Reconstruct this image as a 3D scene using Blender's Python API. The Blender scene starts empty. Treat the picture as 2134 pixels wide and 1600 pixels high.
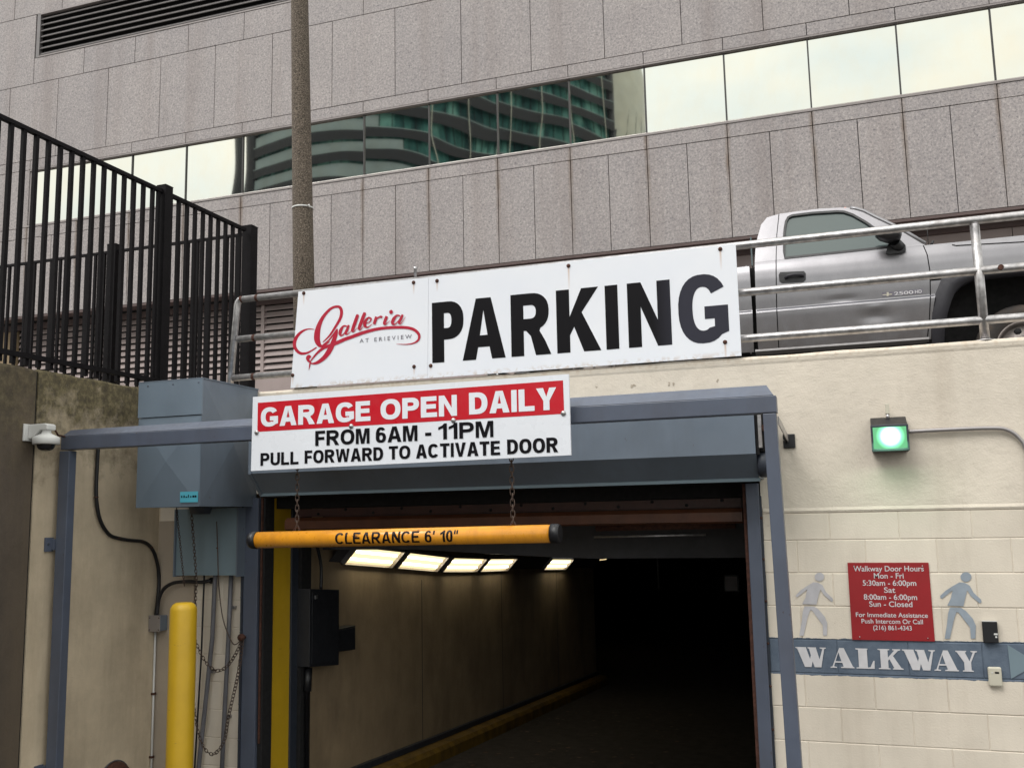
import bpy, bmesh, math, random
from mathutils import Vector, Matrix
from mathutils.geometry import tessellate_polygon
random.seed(7)
S = bpy.context.scene
C = S.collection
rad = math.radians
# ------------------------------------------------------------------ camera
CY = -6.48                                   # the camera stands 6.48 m from the garage wall (plane y = 0), eye height z = 0
cam = bpy.data.cameras.new('camera')
cam.sensor_width = 36.0
cam.lens = 36.0*2032.0/2134.0
cam.clip_start = .05; cam.clip_end = 2000
camo = bpy.data.objects.new('camera', cam); C.objects.link(camo)
r0 = Vector((0.94331, 0.33134, -0.01936)); u0 = Vector((0.06371, -0.12351, 0.99030)); f0 = Vector((-0.32574, 0.93539, 0.13762))
camo.matrix_world = Matrix(((r0.x, u0.x, -f0.x, 0), (r0.y, u0.y, -f0.y, CY), (r0.z, u0.z, -f0.z, 0), (0, 0, 0, 1)))
S.camera = camo
S.view_settings.view_transform = 'Standard'
S.view_settings.look = 'None'
S.view_settings.exposure = 0.98
S.view_settings.gamma = 1
S.view_settings.use_curve_mapping = False
# ------------------------------------------------------------------ sky: overcast, thin blue behind broken white cloud
SUN_EL, SUN_AZ = rad(50), rad(212)           # azimuth clockwise from +Y
w = bpy.data.worlds.new('World'); S.world = w; w.use_nodes = True
nt = w.node_tree; nt.nodes.clear()
N = nt.nodes.new; L = nt.links.new
out = N('ShaderNodeOutputWorld')
sky = N('ShaderNodeTexSky'); sky.sky_type = 'NISHITA'; sky.sun_disc = False
sky.sun_elevation = SUN_EL; sky.sun_rotation = SUN_AZ; sky.dust_density = 3
b1 = N('ShaderNodeBackground'); b1.inputs[1].default_value = .12
L(sky.outputs[0], b1.inputs[0])
tc = N('ShaderNodeTexCoord'); sep = N('ShaderNodeSeparateXYZ'); L(tc.outputs['Generated'], sep.inputs[0])
mr = N('ShaderNodeMapRange'); mr.inputs['From Min'].default_value = -.05; mr.inputs['From Max'].default_value = 1
mr.inputs['To Min'].default_value = .62; mr.inputs['To Max'].default_value = 1.18
L(sep.outputs[2], mr.inputs['Value'])
nz = N('ShaderNodeTexNoise'); nz.inputs['Scale'].default_value = 5; nz.inputs['Detail'].default_value = 6
mp = N('ShaderNodeMapping'); mp.inputs['Scale'].default_value = (1, 1, 2.2); L(tc.outputs['Generated'], mp.inputs[0]); L(mp.outputs[0], nz.inputs[0])
cr = N('ShaderNodeValToRGB'); cr.color_ramp.elements[0].position = .3; cr.color_ramp.elements[0].color = (.80, .87, .89, 1)
cr.color_ramp.elements[1].position = .62; cr.color_ramp.elements[1].color = (1.04, 1.0, .90, 1)
L(nz.outputs[0], cr.inputs[0])
b2 = N('ShaderNodeBackground'); L(cr.outputs[0], b2.inputs[0])
mu = N('ShaderNodeMath'); mu.operation = 'MULTIPLY'; L(mr.outputs[0], mu.inputs[0]); mu.inputs[1].default_value = .92; L(mu.outputs[0], b2.inputs[1])
mx = N('ShaderNodeMixShader'); mx.inputs[0].default_value = .9; L(b1.outputs[0], mx.inputs[1]); L(b2.outputs[0], mx.inputs[2])
L(mx.outputs[0], out.inputs[0])
sun = bpy.data.lights.new('sun', 'SUN'); sun.energy = 1.25; sun.angle = rad(35); sun.color = (1, .98, .96)
so = bpy.data.objects.new('sun', sun); C.objects.link(so)
sd = Vector((math.sin(SUN_AZ)*math.cos(SUN_EL), math.cos(SUN_AZ)*math.cos(SUN_EL), math.sin(SUN_EL)))
so.rotation_euler = sd.to_track_quat('Z', 'Y').to_euler()

# ------------------------------------------------------------------ materials
def newmat(name):
    m = bpy.data.materials.new(name); m.use_nodes = True
    return m, m.node_tree, m.node_tree.nodes['Principled BSDF']
def ramp(t, stops):
    n = t.nodes.new('ShaderNodeValToRGB'); e = n.color_ramp.elements
    while len(e) < len(stops): e.new(.5)
    for i, (p, c) in enumerate(stops):
        e[i].position = p; e[i].color = (*c, 1)
    return n
def noise(t, vec, scale, detail=4, rough=.55, mapping=None):
    n = t.nodes.new('ShaderNodeTexNoise'); n.inputs['Scale'].default_value = scale; n.inputs['Detail'].default_value = detail
    n.inputs['Roughness'].default_value = rough
    if mapping:
        mpn = t.nodes.new('ShaderNodeMapping'); mpn.inputs['Scale'].default_value = mapping; t.links.new(vec, mpn.inputs[0]); vec = mpn.outputs[0]
    t.links.new(vec, n.inputs['Vector']); return n
def pos(t):
    return t.nodes.new('ShaderNodeNewGeometry').outputs['Position']
def mixc(t, fac, a, b, mode='MIX'):
    n = t.nodes.new('ShaderNodeMix'); n.data_type = 'RGBA'; n.blend_type = mode
    for s, v in ((n.inputs[0], fac), (n.inputs[6], a), (n.inputs[7], b)):
        if hasattr(v, 'is_output') or isinstance(v, bpy.types.NodeSocket): t.links.new(v, s)
        elif isinstance(v, (int, float)): s.default_value = v
        else: s.default_value = (*v, 1)
    return n.outputs[2]
def math_(t, op, a, b=0.0, clamp=False):
    n = t.nodes.new('ShaderNodeMath'); n.operation = op; n.use_clamp = clamp
    for s, v in ((n.inputs[0], a), (n.inputs[1], b)):
        if isinstance(v, bpy.types.NodeSocket): t.links.new(v, s)
        else: s.default_value = v
    return n.outputs[0]
def mrange(t, v, a, b, c=0.0, d=1.0):
    n = t.nodes.new('ShaderNodeMapRange'); t.links.new(v, n.inputs['Value'])
    for k, x in zip(('From Min', 'From Max', 'To Min', 'To Max'), (a, b, c, d)): n.inputs[k].default_value = x
    return n.outputs[0]
def bump(t, bs, h, dist=.01, strength=1.0):
    n = t.nodes.new('ShaderNodeBump'); n.inputs['Distance'].default_value = dist; n.inputs['Strength'].default_value = strength
    t.links.new(h, n.inputs['Height']); t.links.new(n.outputs[0], bs.inputs['Normal'])
def mul(c, k): return tuple(min(1, x*k) for x in c)
def M(name, col, rough=.6, metal=0.0, var=.12, vs=4.0, bmp=0.0, bs=60.0, grime=0.0, grimecol=(.08, .06, .045), gs=1.5, stretch=(1, 1, .35), coat=0.0, wear=None):
    """painted or plain surface: base colour, slow tone variation, vertical grime, fine bump"""
    m, t, b = newmat(name); p = pos(t)
    n1 = noise(t, p, vs)
    c = ramp(t, [(.3, mul(col, 1-var)), (.7, mul(col, 1+var))]); t.links.new(n1.outputs[0], c.inputs[0])
    o = c.outputs[0]
    if grime:
        n2 = noise(t, p, gs, 8, .65, stretch)
        f = mrange(t, n2.outputs[0], .45, .75, 0, grime); o = mixc(t, f, o, grimecol)
    if wear:
        wn = noise(t, p, wear[1], 6, .7, wear[3]); o = mixc(t, mrange(t, wn.outputs[0], wear[0], wear[0]+.03, 0, .8), o, wear[2])
    t.links.new(o, b.inputs['Base Color'])
    n3 = noise(t, p, vs*6, 3)
    t.links.new(mrange(t, n3.outputs[0], .3, .7, max(0, rough-.08), min(1, rough+.08)), b.inputs['Roughness'])
    b.inputs['Metallic'].default_value = metal
    if coat: b.inputs['Coat Weight'].default_value = coat; b.inputs['Coat Roughness'].default_value = .08
    if bmp:
        n4 = noise(t, p, bs, 5, .6); bump(t, b, n4.outputs[0], bmp)
    return m
mats = {}
# --- granite cladding with fine speckle and rusty streaks under the mullions
MOD, X0G = 1.522, -15.54
def granite(name, streak=False, k=1.0):
    m, t, b = newmat(name); p = pos(t)
    s1 = noise(t, p, 24, 3, .75); s2 = noise(t, p, 60, 2, .8)
    c1 = ramp(t, [(.33, (.095*k, .088*k, .10*k)), (.44, (.255*k, .236*k, .236*k)), (.55, (.33*k, .303*k, .295*k)), (.67, (.49*k, .45*k, .43*k))])
    t.links.new(mixc(t, .38, s1.outputs[0], s2.outputs[0]), c1.inputs[0])
    o = c1.outputs[0]
    oi = t.nodes.new('ShaderNodeObjectInfo')
    o = mixc(t, 1, o, mixc(t, oi.outputs['Random'], (.96, .96, .965), (1.03, 1.025, 1.02)), 'MULTIPLY')
    lo = noise(t, p, .9, 5, .6); o = mixc(t, 1, o, mixc(t, lo.outputs[0], (.86, .86, .88), (1.12, 1.11, 1.1)), 'MULTIPLY')
    st = noise(t, p, 1.3, 6, .6, (1.6, 1, .09)); o = mixc(t, mrange(t, st.outputs[0], .48, .74, 0, .42), o, (.185, .15, .14))
    if streak:
        sp = t.nodes.new('ShaderNodeSeparateXYZ'); t.links.new(p, sp.inputs[0])
        u = math_(t, 'DIVIDE', math_(t, 'SUBTRACT', sp.outputs[0], X0G), MOD)
        wob = noise(t, p, .8, 2)
        u = math_(t, 'ADD', u, mrange(t, wob.outputs[0], .3, .7, -.012, .012))
        d = math_(t, 'ABSOLUTE', math_(t, 'SUBTRACT', math_(t, 'FRACT', math_(t, 'ADD', u, .5)), .5))
        f = mrange(t, d, .004, .045, 1, 0)
        fz = mrange(t, sp.outputs[2], 5.1, 6.6, .04, .85)
        o = mixc(t, math_(t, 'MULTIPLY', math_(t, 'MULTIPLY', f, fz), mrange(t, noise(t, p, 2.2, 4).outputs[0], .3, .65, .2, 1)), o, (.13, .088, .058))
    t.links.new(o, b.inputs['Base Color']); b.inputs['Roughness'].default_value = .62
    b.inputs['Specular IOR Level'].default_value = .35
    bump(t, b, s2.outputs[0], .0012)
    return m
mats['granite'] = granite('granite'); mats['granite_streaked'] = granite('granite_streaked', True)
# --- cream painted wall, blocks: painted slate band at the walkway course
CREAM = (.665, .60, .51)
def cream(name, band=False, lump=0.0, dirty=0.0, base=CREAM):
    m, t, b = newmat(name); p = pos(t)
    n1 = noise(t, p, 2.2, 6, .6); c = ramp(t, [(.3, mul(base, .90)), (.7, mul(base, 1.07))]); t.links.new(n1.outputs[0], c.inputs[0]); o = c.outputs[0]
    sp = t.nodes.new('ShaderNodeSeparateXYZ'); t.links.new(p, sp.inputs[0])
    oi = t.nodes.new('ShaderNodeObjectInfo'); o = mixc(t, 1, o, mixc(t, oi.outputs['Random'], (.95, .945, .94), (1.03, 1.03, 1.03)), 'MULTIPLY')
    pits = noise(t, p, 38, 3, .7); o = mixc(t, mrange(t, pits.outputs[0], .66, .74, 0, .55), o, (.34, .27, .2))
    st = noise(t, p, 3.0, 7, .65, (1, 1, .12)); o = mixc(t, mrange(t, st.outputs[0], .52, .8, 0, .30+dirty), o, (.30, .235, .17))
    top = mrange(t, sp.outputs[2], .975, 1.02, 0, .35)
    o = mixc(t, math_(t, 'MULTIPLY', top, mrange(t, noise(t, p, 24, 4).outputs[0], .5, .62, 0, 1)), o, (.42, .28, .17))
    if band:
        wz = noise(t, p, 20, 4); wz2 = mrange(t, wz.outputs[0], .3, .7, -.004, .004)
        z = math_(t, 'ADD', sp.outputs[2], wz2)
        f = math_(t, 'MULTIPLY', math_(t, 'GREATER_THAN', z, -.988), math_(t, 'LESS_THAN', z, -.764))
        f = math_(t, 'MULTIPLY', f, math_(t, 'GREATER_THAN', sp.outputs[0], -.585))
        n9 = noise(t, p, 9, 6, .7); cb = ramp(t, [(.35, (.082, .108, .150)), (.7, (.125, .158, .205))]); t.links.new(n9.outputs[0], cb.inputs[0])
        o = mixc(t, f, o, cb.outputs[0])
    t.links.new(o, b.inputs['Base Color']); b.inputs['Roughness'].default_value = .62; b.inputs['Specular IOR Level'].default_value = .3
    h1 = noise(t, p, 90, 4, .6)
    if lump:
        h2 = noise(t, p, 5.5, 7, .62)
        bump(t, b, mixc(t, .14, h2.outputs[0], h1.outputs[0]), lump)
    else: bump(t, b, h1.outputs[0], .0015)
    return m
mats['cream_render'] = cream('cream_render', lump=.012)
mats['cream_block'] = cream('cream_block', band=True)
mats['cream_scar'] = M('cream_scar', (.40, .34, .27), .9, var=.3, vs=60)
mats['cream_pier_shaded'] = cream('cream_pier_shaded', dirty=.3, base=(.38, .32, .255))  # pier base darkened: the corner's shade is put into the cream
# --- retaining wall
def mossy(name, base, k=1.0):
    m, t, b = newmat(name); p = pos(t)
    sp = t.nodes.new('ShaderNodeSeparateXYZ'); t.links.new(p, sp.inputs[0])
    n1 = noise(t, p, 3, 8, .65); c = ramp(t, [(.3, mul(base, .82)), (.7, mul(base, 1.12))]); t.links.new(n1.outputs[0], c.inputs[0]); o = c.outputs[0]
    st = noise(t, p, 2.2, 8, .7, (1, 1, .14)); o = mixc(t, mrange(t, st.outputs[0], .44, .8, 0, .5), o, (.17, .125, .075))
    sh = noise(t, p, 4.5, 8, .7); edge = math_(t, 'ADD', sp.outputs[2], mrange(t, sh.outputs[0], .25, .75, -.42, .42))
    n5 = noise(t, p, 16, 8, .75); mc = ramp(t, [(.36, (.022, .017, .009)), (.47, (.066, .054, .024)), (.56, (.125, .102, .048)), (.68, (.21, .175, .10))]); t.links.new(n5.outputs[0], mc.inputs[0])
    o = mixc(t, mrange(t, edge, .42, .92, 0, .93*k), o, mc.outputs[0])
    o = mixc(t, mrange(t, n5.outputs[0], .62, .8, 0, .4), o, (.10, .085, .05))
    t.links.new(o, b.inputs['Base Color']); b.inputs['Roughness'].default_value = .9
    bump(t, b, n5.outputs[0], .006)
    return m
mats['wall_mossy'] = mossy('wall_mossy', (.60, .50, .365))
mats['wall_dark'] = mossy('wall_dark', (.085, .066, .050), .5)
mats['deck'] = M('deck', (.16, .15, .14), .9, bmp=.003)
mats['asphalt'] = M('asphalt', (.05, .048, .045), .9, var=.25, vs=6, bmp=.004, bs=120, grime=.4)
mats['floor_in'] = M('floor_in', (.045, .038, .034), .85, var=.4, vs=9, bmp=.004, bs=60)
SL = (.078, .093, .131)
mats['slate'] = M('slate', SL, .42, var=.09, grime=.34, grimecol=(.055, .048, .05), gs=5, wear=(.67, 26, (.05, .028, .02), (1, 1, .5)))
mats['slate_light'] = M('slate_light', (.135, .166, .208), .4, var=.08, vs=3, grime=.35, grimecol=(.075, .08, .09), gs=4, stretch=(1, 1, .2), wear=(.68, 22, (.06, .045, .04), (1, 1, .6)))
mats['slate_lit'] = M('slate_lit', (.155, .200, .250), .4, var=.06, vs=3, grime=.2, grimecol=(.09, .10, .12), gs=3)  # lighter copy for the cover's front; the stronger light there is in the colour
mats['slate_pale'] = M('slate_pale', (.165, .225, .262), .45, var=.05, grime=.15)
mats['galv'] = M('galv', (.46, .45, .455), .36, .85, var=.3, vs=22, grime=.45, grimecol=(.20, .15, .12), gs=8, stretch=(1, 1, 1), bmp=.001, bs=120)
mats['black_steel'] = M('black_steel', (.0055, .0045, .0055), .6, 0, var=.3, vs=12); mats['black_steel'].node_tree.nodes['Principled BSDF'].inputs['Specular IOR Level'].default_value = .12
mats['rust'] = M('rust', (.075, .030, .020), .85, .2, var=.4, vs=40, bmp=.001)
mats['chain'] = M('chain', (.09, .062, .05), .6, .5, var=.4, vs=60)
mats['sign_white'] = M('sign_white', (.76, .785, .84), .3, var=.025, vs=2, grime=.06, grimecol=(.45, .42, .4), gs=5)
def stained():
    m, t, b = newmat('sign_stained'); p = pos(t)
    sp = t.nodes.new('ShaderNodeSeparateXYZ'); t.links.new(p, sp.inputs[0])
    o = mixc(t, mrange(t, noise(t, p, 2, 4).outputs[0], .3, .7), (.745, .77, .83), (.79, .805, .845))
    acc = None
    for x, z, ln in ((-3.947, 1.771, .10), (-3.01, 1.765, .10), (-2.819, 1.76, .09), (-1.81, 1.766, .19), (-.754, 1.773, .16), (-4.037, 1.133, .08), (-3.01, 1.128, .07), (-.753, 1.133, .15), (-2.875, 1.125, .04)):
        dx = math_(t, 'ABSOLUTE', math_(t, 'SUBTRACT', sp.outputs[0], x))
        fx = mrange(t, dx, .001, .010, 1, 0)
        fz = math_(t, 'MULTIPLY', mrange(t, sp.outputs[2], z-ln, z, 0, 1), math_(t, 'LESS_THAN', sp.outputs[2], z))
        f = math_(t, 'MULTIPLY', fx, fz); acc = f if acc is None else math_(t, 'MAXIMUM', acc, f)
    o = mixc(t, math_(t, 'MULTIPLY', acc, .75, True), o, (.50, .27, .12))
    low = mrange(t, sp.outputs[2], 1.03, 1.075, .55, 0)
    o = mixc(t, math_(t, 'MULTIPLY', low, mrange(t, noise(t, p, 30, 5).outputs[0], .48, .6)), o, (.45, .31, .18))
    t.links.new(o, b.inputs['Base Color']); b.inputs['Roughness'].default_value = .32
    return m
mats['sign_stained'] = stained()
mats['red'] = M('red', (.52, .008, .020), .35, var=.04)
mats['red_dark'] = M('red_dark', (.27, .008, .012), .4, var=.06)
mats['logo_red'] = M('logo_red', (.42, .010, .035), .4, var=.04)
mats['ink'] = M('ink', (.0045, .004, .006), .45, var=.1); mats['ink'].node_tree.nodes['Principled BSDF'].inputs['Specular IOR Level'].default_value = .15
m, t, b = newmat('ink_parking'); p = pos(t); sp = t.nodes.new('ShaderNodeSeparateXYZ'); t.links.new(p, sp.inputs[0])
t.links.new(mixc(t, mrange(t, sp.outputs[0], -1.23, -1.02, 0, 1), (.004, .0035, .005), (.032, .032, .045)), b.inputs['Base Color']); b.inputs['Roughness'].default_value = .5; b.inputs['Specular IOR Level'].default_value = .15
mats['ink_parking'] = m
mats['ink_faded'] = M('ink_faded', (.045, .045, .060), .5, var=.12)
mats['ink_grey'] = M('ink_grey', (.16, .15, .18), .5, var=.1)
mats['paint_white'] = M('paint_white', (.56, .55, .57), .6, var=.06, vs=18)
mats['yellow'] = M('yellow', (.62, .385, .018), .42, var=.06, vs=5, grime=.22, grimecol=(.30, .17, .02), wear=(.645, 7, (.28, .17, .04), (1, 1, 3.5)))
mats['orange'] = M('orange', (.80, .33, .018), .33, var=.06, vs=8, grime=.30, grimecol=(.25, .07, .02), gs=14, coat=.3, wear=(.64, 16, (.14, .05, .02), (.35, 1, 1)))
mats['black_plastic'] = M('black_plastic', (.007, .007, .009), .42, var=.2)
mats['white_plastic'] = M('white_plastic', (.60, .60, .585), .4, var=.04)
mats['beige_plastic'] = M('beige_plastic', (.52, .49, .40), .4, var=.04)
mats['dome'] = M('dome', (.015, .015, .018), .06)
mats['brown_trim'] = M('brown_trim', (.085, .055, .052), .6, var=.1)
mats['pink'] = M('pink', (.30, .245, .235), .6, var=.06, vs=2, grime=.25, grimecol=(.14, .11, .10))
mats['metal_trim'] = M('metal_trim', (.33, .31, .31), .35, .6, var=.08)
mats['mullion'] = M('mullion', (.028, .026, .025), .5, var=.1)
mats['win_trim'] = M('win_trim', (.23, .205, .20), .5, .1, var=.08)
mats['louver'] = M('louver', (.15, .14, .14), .5, .2, var=.1)
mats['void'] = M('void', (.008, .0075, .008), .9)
mats['agg'] = None
m, t, b = newmat('aggregate'); p = pos(t)
s1 = noise(t, p, 70, 3, .8); c1 = ramp(t, [(.38, (.022, .017, .012)), (.5, (.095, .074, .056)), (.60, (.165, .132, .102)), (.70, (.30, .25, .20))]); t.links.new(s1.outputs[0], c1.inputs[0])
t.links.new(c1.outputs[0], b.inputs['Base Color']); b.inputs['Roughness'].default_value = .9; bump(t, b, s1.outputs[0], .004); mats['agg'] = m
# --- mirror glass with slow waves
m, t, b = newmat('window_glass'); p = pos(t)
b.inputs['Metallic'].default_value = 1; b.inputs['Roughness'].default_value = .02
n1 = noise(t, p, 3.5, 6, .6, (1, 1, .5)); t.links.new(mixc(t, mrange(t, n1.outputs[0], .4, .75, 0, .35), (.61, .625, .57), (.63, .575, .455)), b.inputs['Base Color'])
h = noise(t, p, .42, 1.0, .4); oi = t.nodes.new('ShaderNodeObjectInfo')
bump(t, b, h.outputs[0], .0105); mats['glass'] = m
# --- truck paint and glass
m, t, b = newmat('silver_paint'); p = pos(t)
b.inputs['Metallic'].default_value = .7; b.inputs['Roughness'].default_value = .36; b.inputs['Coat Weight'].default_value = .35; b.inputs['Coat Roughness'].default_value = .08
n1 = noise(t, p, 4, 6, .6, (1, 1, .6)); fl = noise(t, p, 900, 1)
o = mixc(t, mrange(t, n1.outputs[0], .35, .7), (.185, .181, .194), (.232, .227, .240)); o = mixc(t, mrange(t, fl.outputs[0], .4, .6, 0, .12), o, (.7, .69, .7))
sp = t.nodes.new('ShaderNodeSeparateXYZ'); t.links.new(p, sp.inputs[0])
dirt = math_(t, 'MULTIPLY', mrange(t, sp.outputs[2], 1.45, 1.9, .55, 0), mrange(t, noise(t, p, 7, 6).outputs[0], .35, .6))
o = mixc(t, dirt, o, (.13, .10, .085)); t.links.new(o, b.inputs['Base Color']); mats['silver'] = m
mats['silver_dark'] = M('silver_dark', (.22, .21, .21), .5, .5, var=.1)
m, t, b = newmat('car_glass'); p = pos(t)
b.inputs['Base Color'].default_value = (.085, .11, .112, 1); b.inputs['Roughness'].default_value = .04; b.inputs['Specular IOR Level'].default_value = .9; b.inputs['Metallic'].default_value = .35
mats['car_glass'] = m
mats['rubber'] = M('rubber', (.026, .022, .020), .8, var=.3, grime=.5, grimecol=(.12, .085, .06), gs=6, stretch=(1, 1, 1))
mats['flare'] = M('flare', (.017, .016, .022), .6, var=.15)
mats['rim'] = M('rim', (.17, .15, .14), .5, .5, var=.15, grime=.5, grimecol=(.06, .045, .035), gs=20, stretch=(1, 1, 1))
mats['chrome'] = M('chrome', (.75, .75, .77), .15, 1)
mats['amber'] = M('amber', (.7, .14, .03), .3)
mats['kerb_yellow'] = M('kerb_yellow', (.20, .115, .012), .7, var=.3, vs=8, grime=.7, grimecol=(.03, .02, .012), gs=5, stretch=(1, 1, 1))
mats['pipe_grey'] = M('pipe_grey', (.13, .13, .145), .5, .2, var=.15, vs=10)
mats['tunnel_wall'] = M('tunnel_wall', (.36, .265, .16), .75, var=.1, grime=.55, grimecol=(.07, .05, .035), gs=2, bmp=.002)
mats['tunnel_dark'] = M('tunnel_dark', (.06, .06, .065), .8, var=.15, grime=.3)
mats['rust_paint'] = M('rust_paint', (.05, .016, .011), .55, var=.25, vs=9, grime=.4, grimecol=(.05, .03, .02))
mats['rust_orange'] = M('rust_orange', (.10, .034, .015), .5, var=.25, vs=9, grime=.4, grimecol=(.08, .04, .02))
mats['cabinet'] = M('cabinet', (.014, .015, .019), .55, var=.1)
mats['dark_blue'] = M('dark_blue', (.028, .034, .048), .5, var=.1)
mats['cyan'] = M('cyan', (.10, .45, .58), .4, var=.05)
def emit(name, col, st):
    m = bpy.data.materials.new(name); m.use_nodes = True; t = m.node_tree; t.nodes.clear()
    o = t.nodes.new('ShaderNodeOutputMaterial'); e = t.nodes.new('ShaderNodeEmission'); e.inputs[0].default_value = (*col, 1); e.inputs[1].default_value = st
    t.links.new(e.outputs[0], o.inputs[0]); return m, t, e
mats['troffer'] = emit('troffer', (1, .78, .40), .80)[0]
mats['tube'] = emit('tube', (1, .92, .68), 3.4)[0]
m, t, e = emit('flood_lens', (.2, 1, .45), 1.0); p = pos(t)
v = t.nodes.new('ShaderNodeVectorMath'); v.operation = 'DISTANCE'; t.links.new(p, v.inputs[0]); v.inputs[1].default_value = (.218, -.15, .456)
f = mrange(t, v.outputs['Value'], .012, .085, 1, 0)
cc = ramp(t, [(0, (.13, .42, .20)), (.30, (.20, .75, .38)), (.60, (.62, 1, .80)), (.85, (1, 1, 1))]); t.links.new(f, cc.inputs[0]); t.links.new(cc.outputs[0], e.inputs[0])
t.links.new(mrange(t, f, 0, 1, .75, 2.2), e.inputs[1]); mats['flood_lens'] = m
m, t, b = newmat('tower_glass'); p = pos(t)
n1 = noise(t, p, .35, 3, .6, (1, 1, .3)); c1 = ramp(t, [(.38, (.02, .055, .06)), (.5, (.05, .15, .14)), (.62, (.17, .36, .32))]); t.links.new(n1.outputs[0], c1.inputs[0])
t.links.new(c1.outputs[0], b.inputs['Base Color']); b.inputs['Roughness'].default_value = .5; b.inputs['Specular IOR Level'].default_value = .1; mats['tower_glass'] = m
mats['tower_dark'] = M('tower_dark', (.005, .006, .012), .6)
mats['tower_pale'] = M('tower_pale', (.20, .25, .255), .5, var=.2, vs=.2)
mats['tower_grey'] = M('tower_grey', (.11, .125, .125), .5, var=.3, vs=.15)
mats['tower_white'] = M('tower_white', (.50, .50, .43), .6, var=.1, vs=.3)

# ------------------------------------------------------------------ mesh helpers
def wloc(o):
    v = Vector((0, 0, 0))
    while o: v += o.location; o = o.parent
    return v
def tag(o, label=None, cat=None, group=None, kind=None):
    for k, v in (('label', label), ('category', cat), ('group', group), ('kind', kind)):
        if v: o[k] = v
    return o
def thing(name, loc, label, cat, group=None):
    o = bpy.data.objects.new(name, None); C.objects.link(o); o.location = loc; o.empty_display_size = .1
    return tag(o, label, cat, group)
class MB:
    def __init__(s): s.v = []; s.f = []; s.sm = []
    def add(s, vs, fs, smooth=False):
        n = len(s.v); s.v += [tuple(v) for v in vs]
        s.f += [tuple(n+i for i in f) for f in fs]; s.sm += [smooth]*len(fs); return s
    def box(s, x0, x1, y0, y1, z0, z1):
        v = [(x, y, z) for x in (x0, x1) for y in (y0, y1) for z in (z0, z1)]
        return s.add(v, [(0, 1, 3, 2), (4, 6, 7, 5), (0, 4, 5, 1), (2, 3, 7, 6), (0, 2, 6, 4), (1, 5, 7, 3)])
    def prism(s, poly, axis, a, b):
        """poly: 2D outline; extruded along axis from a to b"""
        def P(p, q):
            return {'x': (q, p[0], p[1]), 'y': (p[0], q, p[1]), 'z': (p[0], p[1], q)}[axis]
        n = len(poly); v = [P(p, a) for p in poly]+[P(p, b) for p in poly]
        return s.add(v, [tuple(range(n)), tuple(range(2*n-1, n-1, -1))]+[(i, (i+1) % n, n+(i+1) % n, n+i) for i in range(n)])
    def tube(s, pts, r, seg=12, caps=True):
        pts = [Vector(p) for p in pts]; rs = r if isinstance(r, (list, tuple)) else [r]*len(pts)
        rings = []; up = None
        for i, p in enumerate(pts):
            a = pts[max(0, i-1)]; b = pts[min(len(pts)-1, i+1)]; d = (b-a).normalized()
            if up is None: up = Vector((0, 0, 1)) if abs(d.z) < .9 else Vector((1, 0, 0))
            x = d.cross(up).normalized(); up = x.cross(d).normalized()
            rings.append([p+(x*math.cos(2*math.pi*k/seg)+up*math.sin(2*math.pi*k/seg))*rs[i] for k in range(seg)])
        v = [q for ring in rings for q in ring]; f = []
        for i in range(len(pts)-1):
            for k in range(seg):
                f.append((i*seg+k, i*seg+(k+1) % seg, (i+1)*seg+(k+1) % seg, (i+1)*seg+k))
        s.add(v, f, True)
        if caps:
            s.add(rings[0], [tuple(range(seg))]); s.add(rings[-1], [tuple(range(seg-1, -1, -1))])
        return s
    def lathe(s, prof, c, axis='z', seg=24, smooth=True):
        """prof: (radius, height)"""
        v = []
        for r, h in prof:
            for k in range(seg):
                a = 2*math.pi*k/seg; u, w_ = r*math.cos(a), r*math.sin(a)
                v.append({'z': (c[0]+u, c[1]+w_, c[2]+h), 'y': (c[0]+u, c[1]+h, c[2]+w_), 'x': (c[0]+h, c[1]+u, c[2]+w_)}[axis])
        f = [(i*seg+k, i*seg+(k+1) % seg, (i+1)*seg+(k+1) % seg, (i+1)*seg+k) for i in range(len(prof)-1) for k in range(seg)]
        return s.add(v, f, smooth)
    def torus(s, c, R1, r1, axis='y', seg=20, ms=8):
        prof = [(R1+r1*math.cos(2*math.pi*k/ms), r1*math.sin(2*math.pi*k/ms)) for k in range(ms+1)]
        return s.lathe(prof, c, axis, seg)
    def grid(s, rows, smooth=True):
        n = len(rows[0]); v = [p for r in rows for p in r]
        f = [(i*n+k, i*n+k+1, (i+1)*n+k+1, (i+1)*n+k) for i in range(len(rows)-1) for k in range(n-1)]
        return s.add(v, f, smooth)
    def flat(s, loops, fn):
        """2D loops (outline + holes) tessellated, mapped with fn(x, z)"""
        tri = tessellate_polygon([[Vector((x, z, 0)) for x, z in lp] for lp in loops])
        v = [fn(x, z) for lp in loops for x, z in lp]
        return s.add(v, [tuple(q) for q in tri])
    def build(s, name, m, parent=None, bevel=0, loc=None):
        me = bpy.data.meshes.new(name); o = bpy.data.objects.new(name, me); C.objects.link(o)
        if parent: o.parent = parent
        w0 = wloc(parent) if parent else Vector(loc or (0, 0, 0))
        if not parent and loc: o.location = loc
        me.from_pydata([(a-w0.x, b_-w0.y, c-w0.z) for a, b_, c in s.v], [], s.f)
        me.polygons.foreach_set('use_smooth', s.sm); me.materials.append(mats[m])
        bmm = bmesh.new(); bmm.from_mesh(me); bmesh.ops.remove_doubles(bmm, verts=bmm.verts, dist=1e-5)
        bmesh.ops.recalc_face_normals(bmm, faces=bmm.faces); bmm.to_mesh(me); bmm.free()
        if bevel:
            md = o.modifiers.new('bevel', 'BEVEL'); md.width = bevel; md.segments = 2; md.limit_method = 'ANGLE'; md.angle_limit = rad(40)
        return o
def struct(o): o['kind'] = 'structure'; return o
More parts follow.
